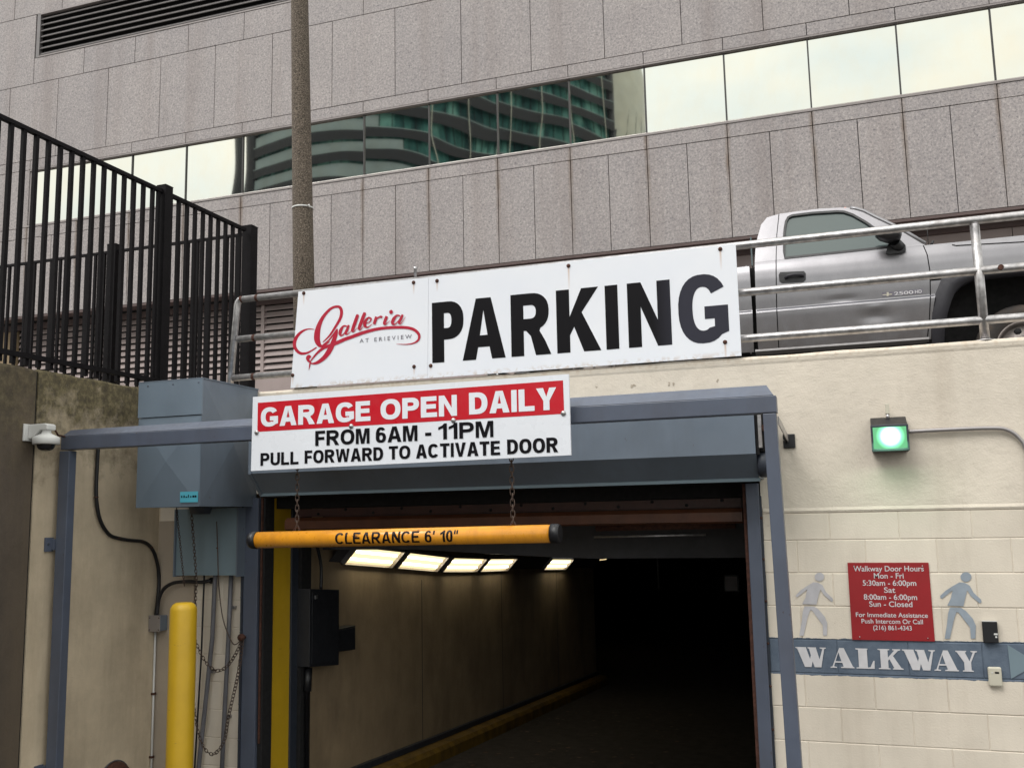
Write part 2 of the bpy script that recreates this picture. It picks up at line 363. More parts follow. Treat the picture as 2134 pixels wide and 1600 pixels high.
def bx(name, m, parent, x0, x1, y0, y1, z0, z1, bevel=0, loc=None):
    return MB().box(x0, x1, y0, y1, z0, z1).build(name, m, parent, bevel, loc)
def dup(o, parent, d, name=None):
    c = o.copy(); C.objects.link(c); c.parent = parent; c.location = Vector(o.location)+Vector(d); return c
def spline(pts, n=8):
    """Catmull-Rom through tuples of any length"""
    o = []; P = [pts[0]]+list(pts)+[pts[-1]]
    for i in range(1, len(P)-2):
        a, b, c, d = P[i-1], P[i], P[i+1], P[i+2]
        for k in range(n):
            t_ = k/n
            o.append(tuple(.5*((2*b[j])+(-a[j]+c[j])*t_+(2*a[j]-5*b[j]+4*c[j]-d[j])*t_*t_+(-a[j]+3*b[j]-3*c[j]+d[j])*t_**3) for j in range(len(b))))
    o.append(tuple(pts[-1])); return o

# ------------------------------------------------------------------ lettering (own sans capitals)
def sup(cx, cy, rx, ry, a0, a1, n=20, p=2.35):
    o = []
    for i in range(n+1):
        a = rad(a0+(a1-a0)*i/n); c, s_ = math.cos(a), math.sin(a)
        o.append((cx+rx*math.copysign(abs(c)**(2/p), c), cy+ry*math.copysign(abs(s_)**(2/p), s_)))
    return o
def glyph(ch, w_, h, tv, th):
    W, H = w_, h
    R_ = lambda x0, x1, y0, y1: [(x0, y0), (x1, y0), (x1, y1), (x0, y1)]
    if ch == 'A':
        k = tv*1.08; cx = W/2; top = k*.56
        def xl(y): return (cx-top)*y/H
        def xi(y): return k*1.04+(cx-k*1.04)*min(1, y/(H*.80))
        b0, b1 = H*.20, H*.20+th
        return [[(0, 0), (k, 0), (k+(xi(b0)-k)*.98, b0), (W-(k+(xi(b0)-k)*.98), b0), (W-k, 0), (W, 0), (cx+top, H), (cx-top, H)],
                [(xi(b1), b1), (W-xi(b1), b1), (cx, H*.80)]]
    if ch == 'C': return [sup(W/2, H/2, W/2, H/2, 34, 326, 26)+sup(W/2, H/2, W/2-tv, H/2-th, 318, 42, 26)]
    if ch == 'G':
        return [sup(W/2, H/2, W/2, H/2, 32, 312, 26)+[(W, H*.15), (W, H*.53), (W*.53, H*.53), (W*.53, H*.53-th), (W-tv*.95, H*.53-th), (W-tv*.95, H*.235)]
                + sup(W/2, H/2, W/2-tv, H/2-th, 300, 38, 26)]
    if ch == 'D': return [[(0, 0)]+sup(W*.42, H/2, W*.58, H/2, -90, 90, 16)+[(0, H)], [(tv, th)]+sup(W*.42, H/2, W*.58-tv, H/2-th, -90, 90, 16)+[(tv, H-th)]]
    if ch == 'E': return [[(0, 0), (W, 0), (W, th), (tv, th), (tv, H/2-th*.42), (W*.93, H/2-th*.42), (W*.93, H/2+th*.55), (tv, H/2+th*.55), (tv, H-th), (W*.97, H-th), (W*.97, H), (0, H)]]
    if ch == 'F': return [[(0, 0), (tv, 0), (tv, H/2-th*.55), (W*.92, H/2-th*.55), (W*.92, H/2+th*.45), (tv, H/2+th*.45), (tv, H-th), (W, H-th), (W, H), (0, H)]]
    if ch == 'I': return [R_(0, W, 0, H)]
    if ch == 'L': return [[(0, 0), (W, 0), (W, th), (tv, th), (tv, H), (0, H)]]
    if ch == 'T': a = (W-tv)/2; return [[(a, 0), (a+tv, 0), (a+tv, H-th), (W, H-th), (W, H), (0, H), (0, H-th), (a, H-th)]]
    if ch == 'K': return [[(0, 0), (tv, 0), (tv, H*.27), (tv+W*.10, H*.40), (W-tv*1.28, 0), (W, 0), (tv+(W-tv)*.40, H*.62), (W*.97, H), (W*.97-tv*1.28, H), (tv, H*.56), (tv, H), (0, H)]]
    if ch == 'N': return [[(0, 0), (tv*.95, 0), (tv*.95, H*.62), (W-tv, 0), (W, 0), (W, H), (W-tv*.95, H), (W-tv*.95, H*.40), (tv, H), (0, H)]]
    if ch == 'M':
        c = W/2; k = tv*.86; return [[(0, 0), (k, 0), (k, H*.74), (c-tv*.48, 0), (c+tv*.48, 0), (W-k, H*.74), (W-k, 0), (W, 0), (W, H), (W-tv*1.4, H), (c, H*.32), (tv*1.4, H), (0, H)]]
    if ch in 'O0': return [sup(W/2, H/2, W/2, H/2, 0, 351, 36), sup(W/2, H/2, W/2-tv, H/2-th, 0, 351, 36)]
    if ch in 'PR':
        y0 = H*.37 if ch == 'P' else H*.40; rc = (H+y0)/2; rr = (H-y0)/2; rr2 = rr-th
        hole = [(tv, y0+th)]+sup(W*.50, rc, W*.96-tv-W*.50, rr2, -90, 90, 12)+[(tv, H-th)]
        if ch == 'P': return [[(0, 0), (tv, 0), (tv, y0)]+sup(W*.50, rc, W*.5, rr, -90, 90, 16)+[(0, H)], [(tv, y0+th)]+sup(W*.50, rc, W*.5-tv, rr2, -90, 90, 12)+[(tv, H-th)]]
        arc = sup(W*.50, rc, W*.46, rr, -62, 90, 14)
        return [[(0, 0), (tv, 0), (tv, y0), (tv+W*.06, y0), (W*.50, y0-H*.09), (W-tv*1.18, 0), (W, 0), (W*.86, H*.22), (W*.72, y0-H*.015)]+arc+[(0, H)], hole]
    if ch == 'U': return [[(0, H)]+sup(W/2, H*.38, W/2, H*.38, 180, 360, 18)+[(W, H), (W-tv, H)]+sup(W/2, H*.38, W/2-tv, H*.38-th, 360, 180, 18)+[(tv, H)]]
    if ch == 'V': c = W/2; return [[(c-tv*.52, 0), (c+tv*.52, 0), (W, H), (W-tv*1.05, H), (c, H*.25), (tv*1.05, H), (0, H)]]
    if ch == 'W':
        return [[(W*.17, 0), (W*.17+tv*.98, 0), (W*.5, H*.66), (W*.83-tv*.98, 0), (W*.83, 0), (W, H), (W-tv*.95, H), (W*.765, H*.30), (W*.5+tv*.52, H), (W*.5-tv*.52, H), (W*.235, H*.30), (tv*.95, H), (0, H)]]
    if ch == 'Y': c = W/2; a = tv/2; return [[(c-a, 0), (c+a, 0), (c+a, H*.42), (W, H), (W-tv*1.15, H), (c, H*.60), (tv*1.15, H), (0, H), (c-a, H*.42)]]
    if ch == '1': return [[(W-tv, 0), (W, 0), (W, H), (W-tv*.75, H), (W-tv*1.2, H*.88), (0, H*.77), (0, H*.60), (W-tv, H*.72)]]
    if ch == '6':
        o = sup(W/2, H/2, W/2, H/2, 38, 180, 16)+sup(W/2, H*.33, W/2, H*.33, 180, 360, 16)+sup(W/2, H*.33, W/2, H*.33, 0, 115, 10)+[(tv*.98, H*.55)]+sup(W/2, H*.55, W/2-tv*.95, H*.45-th*.85, 150, 45, 10)
        return [o, sup(W/2+tv*.04, H*.33, W/2-tv*.98, H*.33-th*.9, 0, 350, 24)]
    if ch == '-': return [R_(0, W, H*.29, H*.29+th)]
    if ch == "'": return [R_(0, tv*.8, H*.66, H)]
    if ch == '"': return [R_(0, tv*.7, H*.66, H), R_(tv*1.15, tv*1.85, H*.66, H)]
RW = dict(A=1.0, C=.97, D=.93, E=.82, F=.76, G=1.02, I=.27, K=.97, L=.77, M=1.03, N=.90, O=1.04, P=.86, R=.97, T=.86, U=.90, V=.97, W=1.36, Y=.97)
RW.update({'6': .74, '0': .74, '1': .52, '-': .38, "'": .14, '"': .34})
def word(txt, x0, x1, z0, z1, y, m, parent, tv, th, gap=.13, name='letter'):
    """one mesh per letter, spread between x0 and x1 on a wall facing -y"""
    H = z1-z0; raw = sum(RW[c] for c in txt)+gap*(len(txt)-1); k = (x1-x0)/raw; x = x0
    for c in txt:
        lw = RW[c]*k
        MB().flat(glyph(c, lw, H, min(tv*H, lw) if c == 'I' else tv*H, th*H), lambda a, b_, x=x: (x+a, y, z0+b_)).build(name, m, parent)
        x += (RW[c]+gap)*k
def btext(body, xc, zc, size, y, m, parent, width=None, bold=.012, name='lettering'):
    cu = bpy.data.curves.new('t', 'FONT'); cu.body = body; cu.size = 1; cu.align_x = 'CENTER'; cu.offset = bold
    to = bpy.data.objects.new('t', cu); C.objects.link(to); bpy.context.view_layer.update()
    me = to.evaluated_get(bpy.context.evaluated_depsgraph_get()).to_mesh()
    vs = [v.co.copy() for v in me.vertices]; fs = [tuple(p_.vertices) for p_ in me.polygons]
    bpy.data.objects.remove(to)
    xs = [v.x for v in vs]; W = max(xs)-min(xs); c = (max(xs)+min(xs))/2
    kx = (width/W) if width else size
    b_ = MB(); b_.add([(xc+(v.x-c)*kx, y, zc+v.y*size) for v in vs], fs); return b_.build(name, m, parent)

# ================================================================== SETTING
# ground: street behind the camera, driveway ramp falling to the door, tunnel floor falling on
g = MB(); g.grid([[(-5.245, y, z), (40, y, z)] for y, z in ((-8, -1.66), (-4, -1.9), (.0, -2.26))], False); struct(g.build('driveway', 'asphalt'))
g = MB(); g.add([(-600, -600, -1.664), (600, -600, -1.664), (600, -8, -1.664), (-600, -8, -1.664)], [(0, 1, 2, 3)]); struct(g.build('street', 'asphalt'))
g = MB(); g.box(-4.30, 12, .35, 40, .95, 1.02); struct(g.build('parking_deck', 'deck'))
g = MB(); g.box(-60, -5.62, -8, 12, .9, 1.02); struct(g.build('upper_ground', 'deck'))
g = MB(); g.box(-5.25, -4.301, .35, 12, .95, 1.02); struct(g.build('deck_edge', 'deck'))
fl = [(.002, -2.262), (2, -2.35), (10, -2.76), (34, -3.2)]
g = MB(); g.grid([[(-9, y, z), (3, y, z)] for y, z in fl], False); struct(g.build('tunnel_floor', 'floor_in'))
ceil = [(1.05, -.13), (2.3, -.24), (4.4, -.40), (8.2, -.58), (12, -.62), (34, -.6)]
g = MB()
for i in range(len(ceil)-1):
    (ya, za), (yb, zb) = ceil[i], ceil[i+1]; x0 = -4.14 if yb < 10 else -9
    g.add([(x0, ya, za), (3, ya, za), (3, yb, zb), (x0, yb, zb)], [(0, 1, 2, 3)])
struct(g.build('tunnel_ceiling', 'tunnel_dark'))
tw = thing('tunnel_wall', (-4.3, 5, -2.3), 'dim beige wall down the left side of the garage ramp', 'wall')
MB().box(-4.6, -4.302, .62, 9.9, -3, .2).build('wall', 'tunnel_wall', tw)
# cove: slanting strip between wall and ceiling that carries the lights
cv = [(1.0, -.325, -.165), (2.3, -.435, -.275), (3.3, -.525, -.365), (4.4, -.585, -.425), (5.6, -.635, -.475), (7, -.70, -.54), (8.5, -.775, -.61), (9.9, -.83, -.67)]
g = MB(); g.grid([[(-4.302, y, a), (-4.155, y, b_)] for y, a, b_ in cv], False); g.build('cove', 'tunnel_dark', tw)
for y in (2.9, 5.3, 7.7): bx('wall_joint', 'tunnel_dark', tw, -4.3005, -4.2995, y, y+.012, -2.5, -.6)
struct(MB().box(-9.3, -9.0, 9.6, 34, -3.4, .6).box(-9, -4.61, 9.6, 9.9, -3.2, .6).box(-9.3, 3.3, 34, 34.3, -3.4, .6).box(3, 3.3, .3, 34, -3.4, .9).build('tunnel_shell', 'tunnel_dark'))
k = thing('kerb', (-4.2, 5, -2.4), 'worn yellow kerb with dark cap along the ramp wall', 'kerb')
kl = [(.7, -2.13), (1.66, -2.173), (3.13, -2.256), (9.9, -2.60)]
g = MB(); g.grid([[(-4.30, y, z), (-4.14, y, z-.01), (-4.11, y, z-.05), (-4.11, y, z-.28)] for y, z in kl], False); g.build('kerb_body', 'kerb_yellow', k)
g = MB(); g.grid([[(-4.30, y, z+.055), (-4.255, y, z+.055), (-4.255, y, z+.003)] for y, z in kl], False); g.build('base_strip', 'dark_blue', k)
k2 = MB().grid([[(-6.4, 16, -2.62), (-6.15, 16, -2.62), (-6.15, 16, -2.95)], [(-6.9, 31, -2.62), (-6.65, 31, -2.62), (-6.65, 31, -3.2)]], False).build('far_kerb', 'tunnel_dark', None)
tag(k2, 'dark kerb deep inside the garage beyond the ramp', 'kerb')
po = MB().tube([(-3.215, 10, -1.2), (-3.215, 10, -.66)], .013, 8).build('hanging_rod', 'pipe_grey', None); tag(po, 'thin pale rod hanging deep in the dark garage', 'rod')
sg = thing('notice_board', (-2.0, 10, -1.1), 'small dark framed notice hanging deep in the garage', 'sign')
bx('frame', 'dark_blue', sg, -2.13, -1.90, 10, 10.02, -1.23, -.97); bx('panel', 'ink_grey', sg, -2.11, -1.92, 9.985, 9.999, -1.21, -.99)
sp_ = MB()
for i in range(150):
    x, y = random.uniform(-4.0, -2.0), random.uniform(.6, 7); z = -2.27-(y-.0)*.05 if y < 2 else -2.345-(y-2)*.051; a = random.random()*6; s_ = random.uniform(.01, .035)
    sp_.add([(x+s_*math.cos(a+q), y+s_*.8*math.sin(a+q), z+.012+.012*math.sin(q*2)) for q in (0, 1.6, 3.1, 4.6)], [(0, 1, 2, 3)])
tag(sp_.build('fallen_leaves', 'rust_orange'), 'brown dead leaves strewn over the ramp floor', 'leaves', kind='stuff')

# ================================================================== GRANITE BUILDING
YB = 11.3
gb = thing('granite_building', (-6, YB, 1.02), 'long pinkish grey granite building with a band of mirror windows', 'building')
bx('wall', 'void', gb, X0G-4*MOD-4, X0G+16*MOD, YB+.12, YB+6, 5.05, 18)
G_ = .006
def slab(x0, x1, z0, z1, m='granite', dy=0.0):
    d = .004; y = YB+dy+random.uniform(-.002, .002); x0 += G_; x1 -= G_; z0 += G_; z1 -= G_
    v = [(x0, y+.1, z0), (x1, y+.1, z0), (x1, y+.1, z1), (x0, y+.1, z1), (x0, y+d, z0), (x1, y+d, z0), (x1, y+d, z1), (x0, y+d, z1), (x0+d, y, z0+d), (x1-d, y, z0+d), (x1-d, y, z1-d), (x0+d, y, z1-d)]
    f = []
    for a, b_ in ((0, 4), (4, 8)):
        f += [(a+i, a+(i+1) % 4, b_+(i+1) % 4, b_+i) for i in range(4)]
    f.append((8, 9, 10, 11)); MB().add(v, f).build('granite_panel', m, gb)
NA, NB = -4, 15
# window ribbon spans modules -2 .. 15; solid stone left of it
for n in range(NA, NB):
    x = X0G+n*MOD
    slab(x, x+MOD/2, 5.05, 6.97, 'granite_streaked'); slab(x+MOD/2, x+MOD, 5.05, 6.97, 'granite_streaked')
    slab(x, x+MOD, 6.97, 7.245, 'granite_streaked')
    if n < -2: slab(x, x+MOD, 7.245, 8.70)
    slab(x, x+MOD, 8.70, 8.95)
    slab(x-MOD/2, x+MOD/2, 8.95, 10.93)
    if -18.6 < x+.1 < -9: slab(x, x+MOD, 10.93, 11.60)
    elif x < -18.6: pass
    else: slab(x, x+MOD, 10.93, 12.76)
    slab(x-MOD/2, x+MOD/2, 12.76, 14.75); slab(x, x+MOD, 14.75, 16.7)
slab(X0G-4*MOD, -18.62, 10.93, 12.76); slab(-18.62, -18.58+.1, 10.93, 11.60)
XW0 = X0G-2*MOD; XW1 = X0G+NB*MOD
MB().prism([(YB-.012, 7.245), (YB+.10, 7.245), (YB+.10, 7.318), (YB+.03, 7.318), (YB-.012, 7.285)], 'x', XW0, XW1).build('window_sill', 'win_trim', gb)
MB().box(XW0, XW1, YB+.015, YB+.10, 8.655, 8.695).box(XW0, XW1, YB-.006, YB+.012, 8.668, 8.698).build('window_head', 'win_trim', gb)
bx('window_jamb', 'win_trim', gb, XW0, XW0+.04, YB+.02, YB+.1, 7.32, 8.654)
for n in range(-2, NB):
    x = X0G+n*MOD; a = random.uniform(-.0035, .0035); c_ = random.uniform(-.002, .002)
    MB().add([(x+.014, YB+.062+a, 7.319), (x+MOD-.014, YB+.062-a, 7.319), (x+MOD-.014, YB+.062-a+c_, 8.654), (x+.014, YB+.062+a+c_, 8.654)], [(0, 1, 2, 3)]).build('window_pane', 'glass', gb)
    if n > -2: bx('mullion', 'mullion', gb, x-.014, x+.014, YB+.035, YB+.085, 7.32, 8.654)
# upper left vent
vt = [-18.48, -8.45]
MB().box(-18.58, -18.48, YB-.004, YB+.1, 11.6, 12.76).build('vent_frame', 'louver', gb)
bx('vent_sill', 'win_trim', gb, -18.48, -8.45, YB-.012, YB+.1, 11.60, 11.635)
bx('vent_head', 'win_trim', gb, -18.48, -8.45, YB-.012, YB+.1, 12.725, 12.76)
for i in range(7):
    z = 11.665+i*.155
    MB().prism([(YB+.0, z), (YB+.012, z-.012), (YB+.10, z+.085), (YB+.09, z+.10)], 'x', -18.478, -8.452).build('louver_slat', 'louver', gb)
# soffit and recessed ground storey
bx('soffit', 'brown_trim', gb, X0G-9, XW1, YB+.004, YB+.34, 5.0, 5.048)
YR = YB+.62
bx('fascia', 'brown_trim', gb, X0G-9, XW1, YR-.08, YR-.004, 4.86, 4.999)
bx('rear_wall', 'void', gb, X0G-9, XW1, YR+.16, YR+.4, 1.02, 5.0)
bx('plinth', 'pink', gb, X0G-5, -7.4, YR, YR+.1, 1.02, 3.36)
bx('louver_post', 'pink', gb, -12.33, -12.25, YR-.004, YR+.1, 3.362, 4.858)
for a, b_ in ((-19.3, -12.332), (-12.248, -7.4)):
    for i in range(10):
        z = 3.40+i*.148
        MB().prism([(YR+.0, z), (YR-.002, z+.014), (YR+.07, z+.128), (YR+.08, z+.115)], 'x', a, b_).build('louver_blade', 'pink', gb)
x = -7.4
while x < XW1:
    bx('wall_panel', 'pink', gb, x+.006, x+2.044, YR, YR+.1, 1.02, 4.858); x += 2.05
bx('wall_panel', 'tunnel_wall', gb, X0G-9, -19.4, YR, YR+.1, 1.02, 4.858)
bx('roof_cap', 'metal_trim', gb, X0G-4*MOD-.02, X0G+16*MOD, YB-.03, YB+6, 18.0, 18.1)
MB().box(X0G-4*MOD, X0G+16*MOD, YB+.0, YB+.11, 16.72, 17.99).build('parapet', 'granite', gb)

# ================================================================== GARAGE WALL
gw = thing('garage_wall', (-2.5, 0, -2.2), 'cream painted garage wall of plaster above and concrete blocks below', 'wall')
BK = .0038
MB().box(-.58, 12, BK, .34, -2.6, .12).build('backing', 'cream_block', gw)
MB().box(-4.9, -4.46, BK, .34, -2.6, .12).build('backing', 'cream_block', gw)
# rendered upper band with uneven top edge
for xa_, xb_, zb_ in ((-5.25, -4.362, .042), (-4.362, -.58, .235), (-.58, 3.2, .042)):
    nx = max(6, int((xb_-xa_)/.14)); rows_ = []
    for i in range(nx+1):
        j = random.uniform(-.004, .004) if 0 < i < nx else 0
        rows_.append([(xa_+(xb_-xa_)*i/nx, y, z) for y, z in ((.34, 1.025), (.012, 1.028+j), (.0, 1.02+j), (-.006, 1.008), (-.004, .985), (0, .97), (0, zb_), (.34, zb_))])
    MB().grid(rows_, False).build('plaster_band', 'cream_render', gw)
bx('plaster_band', 'cream_render', gw, 3.2, 12, 0, .34, .042, 1.025)
MB().prism([(0, .041), (-.006, .020), (-.002, .008), (.005, .004), (.005, .041)], 'x', -.57, 3.2).build('plaster_lip', 'cream_render', gw)
bx('corner_pier', 'cream_pier_shaded', gw, -5.25, -4.905, -.012, .34, -2.6, .041)
joints = [-.164-.203*k_ for k_ in range(11)]
proto = {}
def block(x0, x1, z0, z1):
    d = .003; g1 = .0025; g2 = .0014; y = random.uniform(-.0012, .0012)
    x0 += g2; x1 -= g2; z0 += g1; z1 -= g1
    v = [(x0, BK, z0), (x1, BK, z0), (x1, BK, z1), (x0, BK, z1), (x0, y+d, z0), (x1, y+d, z0), (x1, y+d, z1), (x0, y+d, z1), (x0+d, y, z0+d), (x1-d, y, z0+d), (x1-d, y, z1-d), (x0+d, y, z1-d)]
    f = []
    for a, b_ in ((0, 4), (4, 8)): f += [(a+i, a+(i+1) % 4, b_+(i+1) % 4, b_+i) for i in range(4)]
    f.append((8, 9, 10, 11)); MB().add(v, f).build('concrete_block', 'cream_block', gw)
zt = .004
for ci, zb in enumerate(joints):
    off = -.171 + (.203 if ci % 2 else 0)
    for lo, hi in ((-4.90, -4.46), (-.58, 3.2)):
        n0 = math.floor((lo-off)/.406); x = off+n0*.406
        while x < hi:
            a, b_ = max(x, lo), min(x+.406, hi)
            if b_-a > .03: block(a, b_, zb, zt)
            x += .406
    zt = zb
bx('plaster_band', 'cream_block', gw, 3.2, 12, 0, BK, -2.6, .041)
# old anchor holes
for x, z, r in ((-1.641, .894, .010), (-1.383, .88, .02), (-1.124, .882, .017), (-.818, .883, .014)):
    am = MB()
    for q in range(5):
        cx0, cz0, rr = x+random.uniform(-r, r)*.9, z+random.uniform(-r, r)*.6, r*random.uniform(.25, .6)
        am.add([(cx0+rr*random.uniform(.5, 1.1)*math.cos(a*math.pi/4), -.0012-q*.0003, cz0+rr*random.uniform(.5, 1.1)*math.sin(a*math.pi/4)) for a in range(8)], [tuple(range(8))])
    am.build('anchor_mark', 'cream_scar', gw)

# ================================================================== RETAINING WALL AND STEEL FENCES
rw = thing('retaining_wall', (-5.4, -3, -2), 'mossy concrete retaining wall left of the driveway, painted cream near the garage', 'wall')
def wallpan(y0, y1, m):
    n = max(2, int((y1-y0)/.12)); rows = []
    for i in range(n+1):
        y = y0+(y1-y0)*i/n; j = random.uniform(-.004, .004)
        rows.append([(-5.25, y, -2.6), (-5.25, y, 1.068), (-5.262+j, y, 1.083+j), (-5.60, y, 1.09), (-5.60, y, -2.6)])
    g = MB(); g.grid(rows, False); g.add(rows[0], [(0, 1, 2, 3, 4)]); g.add(rows[-1], [(4, 3, 2, 1, 0)]); g.build('concrete_panel', m, rw)
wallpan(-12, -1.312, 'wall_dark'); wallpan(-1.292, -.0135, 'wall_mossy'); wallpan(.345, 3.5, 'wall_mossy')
bx('joint_filler', 'void', rw, -5.59, -5.262, -1.312, -1.292, -2.6, 1.07)
XF = -5.275
fa = thing('steel_fence', (XF, -2, 1.08), 'black steel picket fence running along the top of the retaining wall', 'fence')
proto = None
y = -1.608-.1096*40; ys = []
while y < 1.15: ys.append(y); y += .1096
for y in ys:
    if abs(y+.03) < .05 or y > 1.08: continue
    if proto is None: proto = bx('picket', 'black_steel', fa, XF-.014, XF+.014, y-.014, y+.014, 1.10, 2.735); y0p = y
    else: dup(proto, fa, (0, y-y0p, 0))
bx('top_rail', 'black_steel', fa, XF-.02, XF+.02, -6.1, 1.10, 2.736, 2.765)
bx('bottom_rail', 'black_steel', fa, XF+.014, XF+.038, -6.1, 1.10, 1.145, 1.18)
for y in (-4.9, -2.45, -.03): 
    ps = bx('post', 'black_steel', fa, XF-.045, XF+.045, y-.05, y+.045, 1.09, 2.80, .004); bx('cap', 'black_steel', ps, XF-.046, XF+.046, y-.051, y+.046, 2.80, 2.807)
for q in (-.085, .075): bx('picket', 'black_steel', fa, XF-.0125, XF+.0125, -.03+q-.0125, -.03+q+.0125, 1.10, 2.735)
fb = thing('steel_fence', (-8, 1.2, 1.02), 'black steel picket fence behind, turning left from the corner post', 'fence')
YF = 1.19; proto = None
x = -5.42
while x > -13:
    if abs(x+6.86) > .06:
        if proto is None: proto = bx('picket', 'black_steel', fb, x-.0125, x+.0125, YF-.0125, YF+.0125, 1.08, 2.725); x0p = x
        else: dup(proto, fb, (x-x0p, 0, 0))
    x -= .112
bx('top_rail', 'black_steel', fb, -13, -5.33, YF-.016, YF+.016, 2.726, 2.75)
bx('bottom_rail', 'black_steel', fb, -13, -5.33, YF-.038, YF-.014, 1.14, 1.17)
for x in (-5.275, -6.86, -9.3, -11.7):
    ps = bx('post', 'black_steel', fb, x-.055, x+.05, YF-.055, YF+.05, 1.03, 2.80, .004); bx('cap', 'black_steel', ps, x-.056, x+.051, YF-.056, YF+.051, 2.80, 2.807)

# ================================================================== CONCRETE LAMP POST
lp = thing('lamp_post', (-5.86, 3, 1.02), 'speckled concrete lamp post rising behind the sign', 'lamp post')
MB().tube([(-5.74, 3, 1.02), (-5.805, 3, 3.08), (-5.89, 3, 6.19), (-5.96, 3, 9.2)], [.128, .119, .101, .085], 24).build('shaft', 'agg', lp)
MB().lathe([(.124, -.008), (.128, 0), (.124, .008)], (-5.817, 3, 3.60), 'z', 24).tube([(-5.71, 2.93, 3.60), (-5.68, 2.91, 3.60), (-5.675, 2.91, 3.57)], .008, 6).build('steel_band', 'white_plastic', lp)
MB().tube([(-5.96, 3, 9.1), (-5.9, 2.6, 9.4), (-5.85, 1.9, 9.5)], .04, 10).build('arm', 'galv', lp)
MB().box(-6.0, -5.7, 1.3, 1.95, 9.42, 9.56).build('lamp_head', 'galv', lp, .02)

# ================================================================== RAILING
rl = thing('pipe_railing', (-1, .03, 1.03), 'galvanised three bar pipe railing on top of the garage wall', 'railing')
R1 = .0265; YL = .055
def rail(z, xa): return MB().tube([(xa, YL, z), (5.5, YL, z)], R1, 14)
rails = [rail(1.795, -4.56).build('top_rail', 'galv', rl), rail(1.472, -4.595).build('middle_rail', 'galv', rl), rail(1.160, -4.63).build('bottom_rail', 'galv', rl)]
MB().tube([(-4.56, YL, 1.795), (-4.585, YL, 1.79), (-4.60, YL, 1.77), (-4.606, YL, 1.74), (-4.665, YL, 1.025)], R1, 14).build('end_post', 'galv', rl)
for x in (-2.2, .805, 3.3):
    MB().tube([(x, YL, 1.77), (x+.004, YL, 1.025)], R1*1.05, 14).build('post', 'galv', rl)
    MB().lathe([(.03, 0), (.06, .004), (.06, .012), (.03, .016)], (x+.004, YL, 1.022), 'z', 16).build('base_flange', 'galv', rl)
for x, z in ((-4.42, 1.795), (-4.44, 1.472), (-4.44, 1.16), (-4.565, 1.795)): MB().tube([(x-.012, YL, z), (x+.012, YL, z)], R1*1.03, 14).build('weld', 'rust', rl)
MB().tube([(.925, YL-.028, 1.472), (.925, YL-.05, 1.472)], .017, 10).build('bolt', 'rust', rl)
MB().tube([(-3.03, YL, 1.82), (-3.03, YL, 1.885), (-3.03, YL, 1.9)], [.012, .012, .018], 8).build('clamp', 'galv', rl)

# ================================================================== SIGNS
def screws(lst, y, m, parent, r, name='bolt'):
    for x, z in lst:
        MB().lathe([(0, -.010), (r*.6, -.009), (r, -.003), (r, .0)], (x, y, z), 'y', 12).build(name, m, parent)
YS = -.02
s1 = thing('logo_sign', (-3.45, YS, 1.03), 'white panel with a red script logo, left part of the long sign', 'sign')
MB().prism([(-4.055, 1.035), (-2.903, 1.035), (-2.889, 1.788), (-3.995, 1.788)], 'y', YS, YS+.012).build('panel', 'sign_stained', s1)
s2 = thing('parking_sign', (-1.75, YS, 1.03), 'white panel reading PARKING in heavy black capitals, right part of the long sign', 'sign')
MB().prism([(-2.900, 1.035), (-.652, 1.035), (-.652, 1.792), (-2.886, 1.790)], 'y', YS-.002, YS+.012).build('panel', 'sign_stained', s2)
screws([(-3.947, 1.771), (-3.01, 1.762), (-4.037, 1.133), (-3.01, 1.128)], YS, 'rust', s1, .0145)
screws([(-2.819, 1.755), (-1.81, 1.762), (-.754, 1.765), (-2.875, 1.125), (-.753, 1.133)], YS-.002, 'rust', s2, .0145)
for ch, x0, x1, m_, z0, z1 in (('P', -2.862, -2.612, 'ink', 1.143, 1.592), ('A', -2.622, -2.292, 'ink', 1.143, 1.592), ('R', -2.248, -1.952, 'ink', 1.143, 1.592), ('K', -1.908, -1.592, 'ink', 1.143, 1.592),
                       ('I', -1.555, -1.465, 'ink', 1.143, 1.592), ('N', -1.398, -1.102, 'ink', 1.143, 1.592), ('G', -1.052, -.722, 'ink_faded', 1.135, 1.605)):
    MB().flat(glyph(ch, x1-x0, z1-z0, .0955, .086), lambda a, b_: (x0+a, YS-.0035, z0+b_)).build('letter', 'ink_parking', s2)
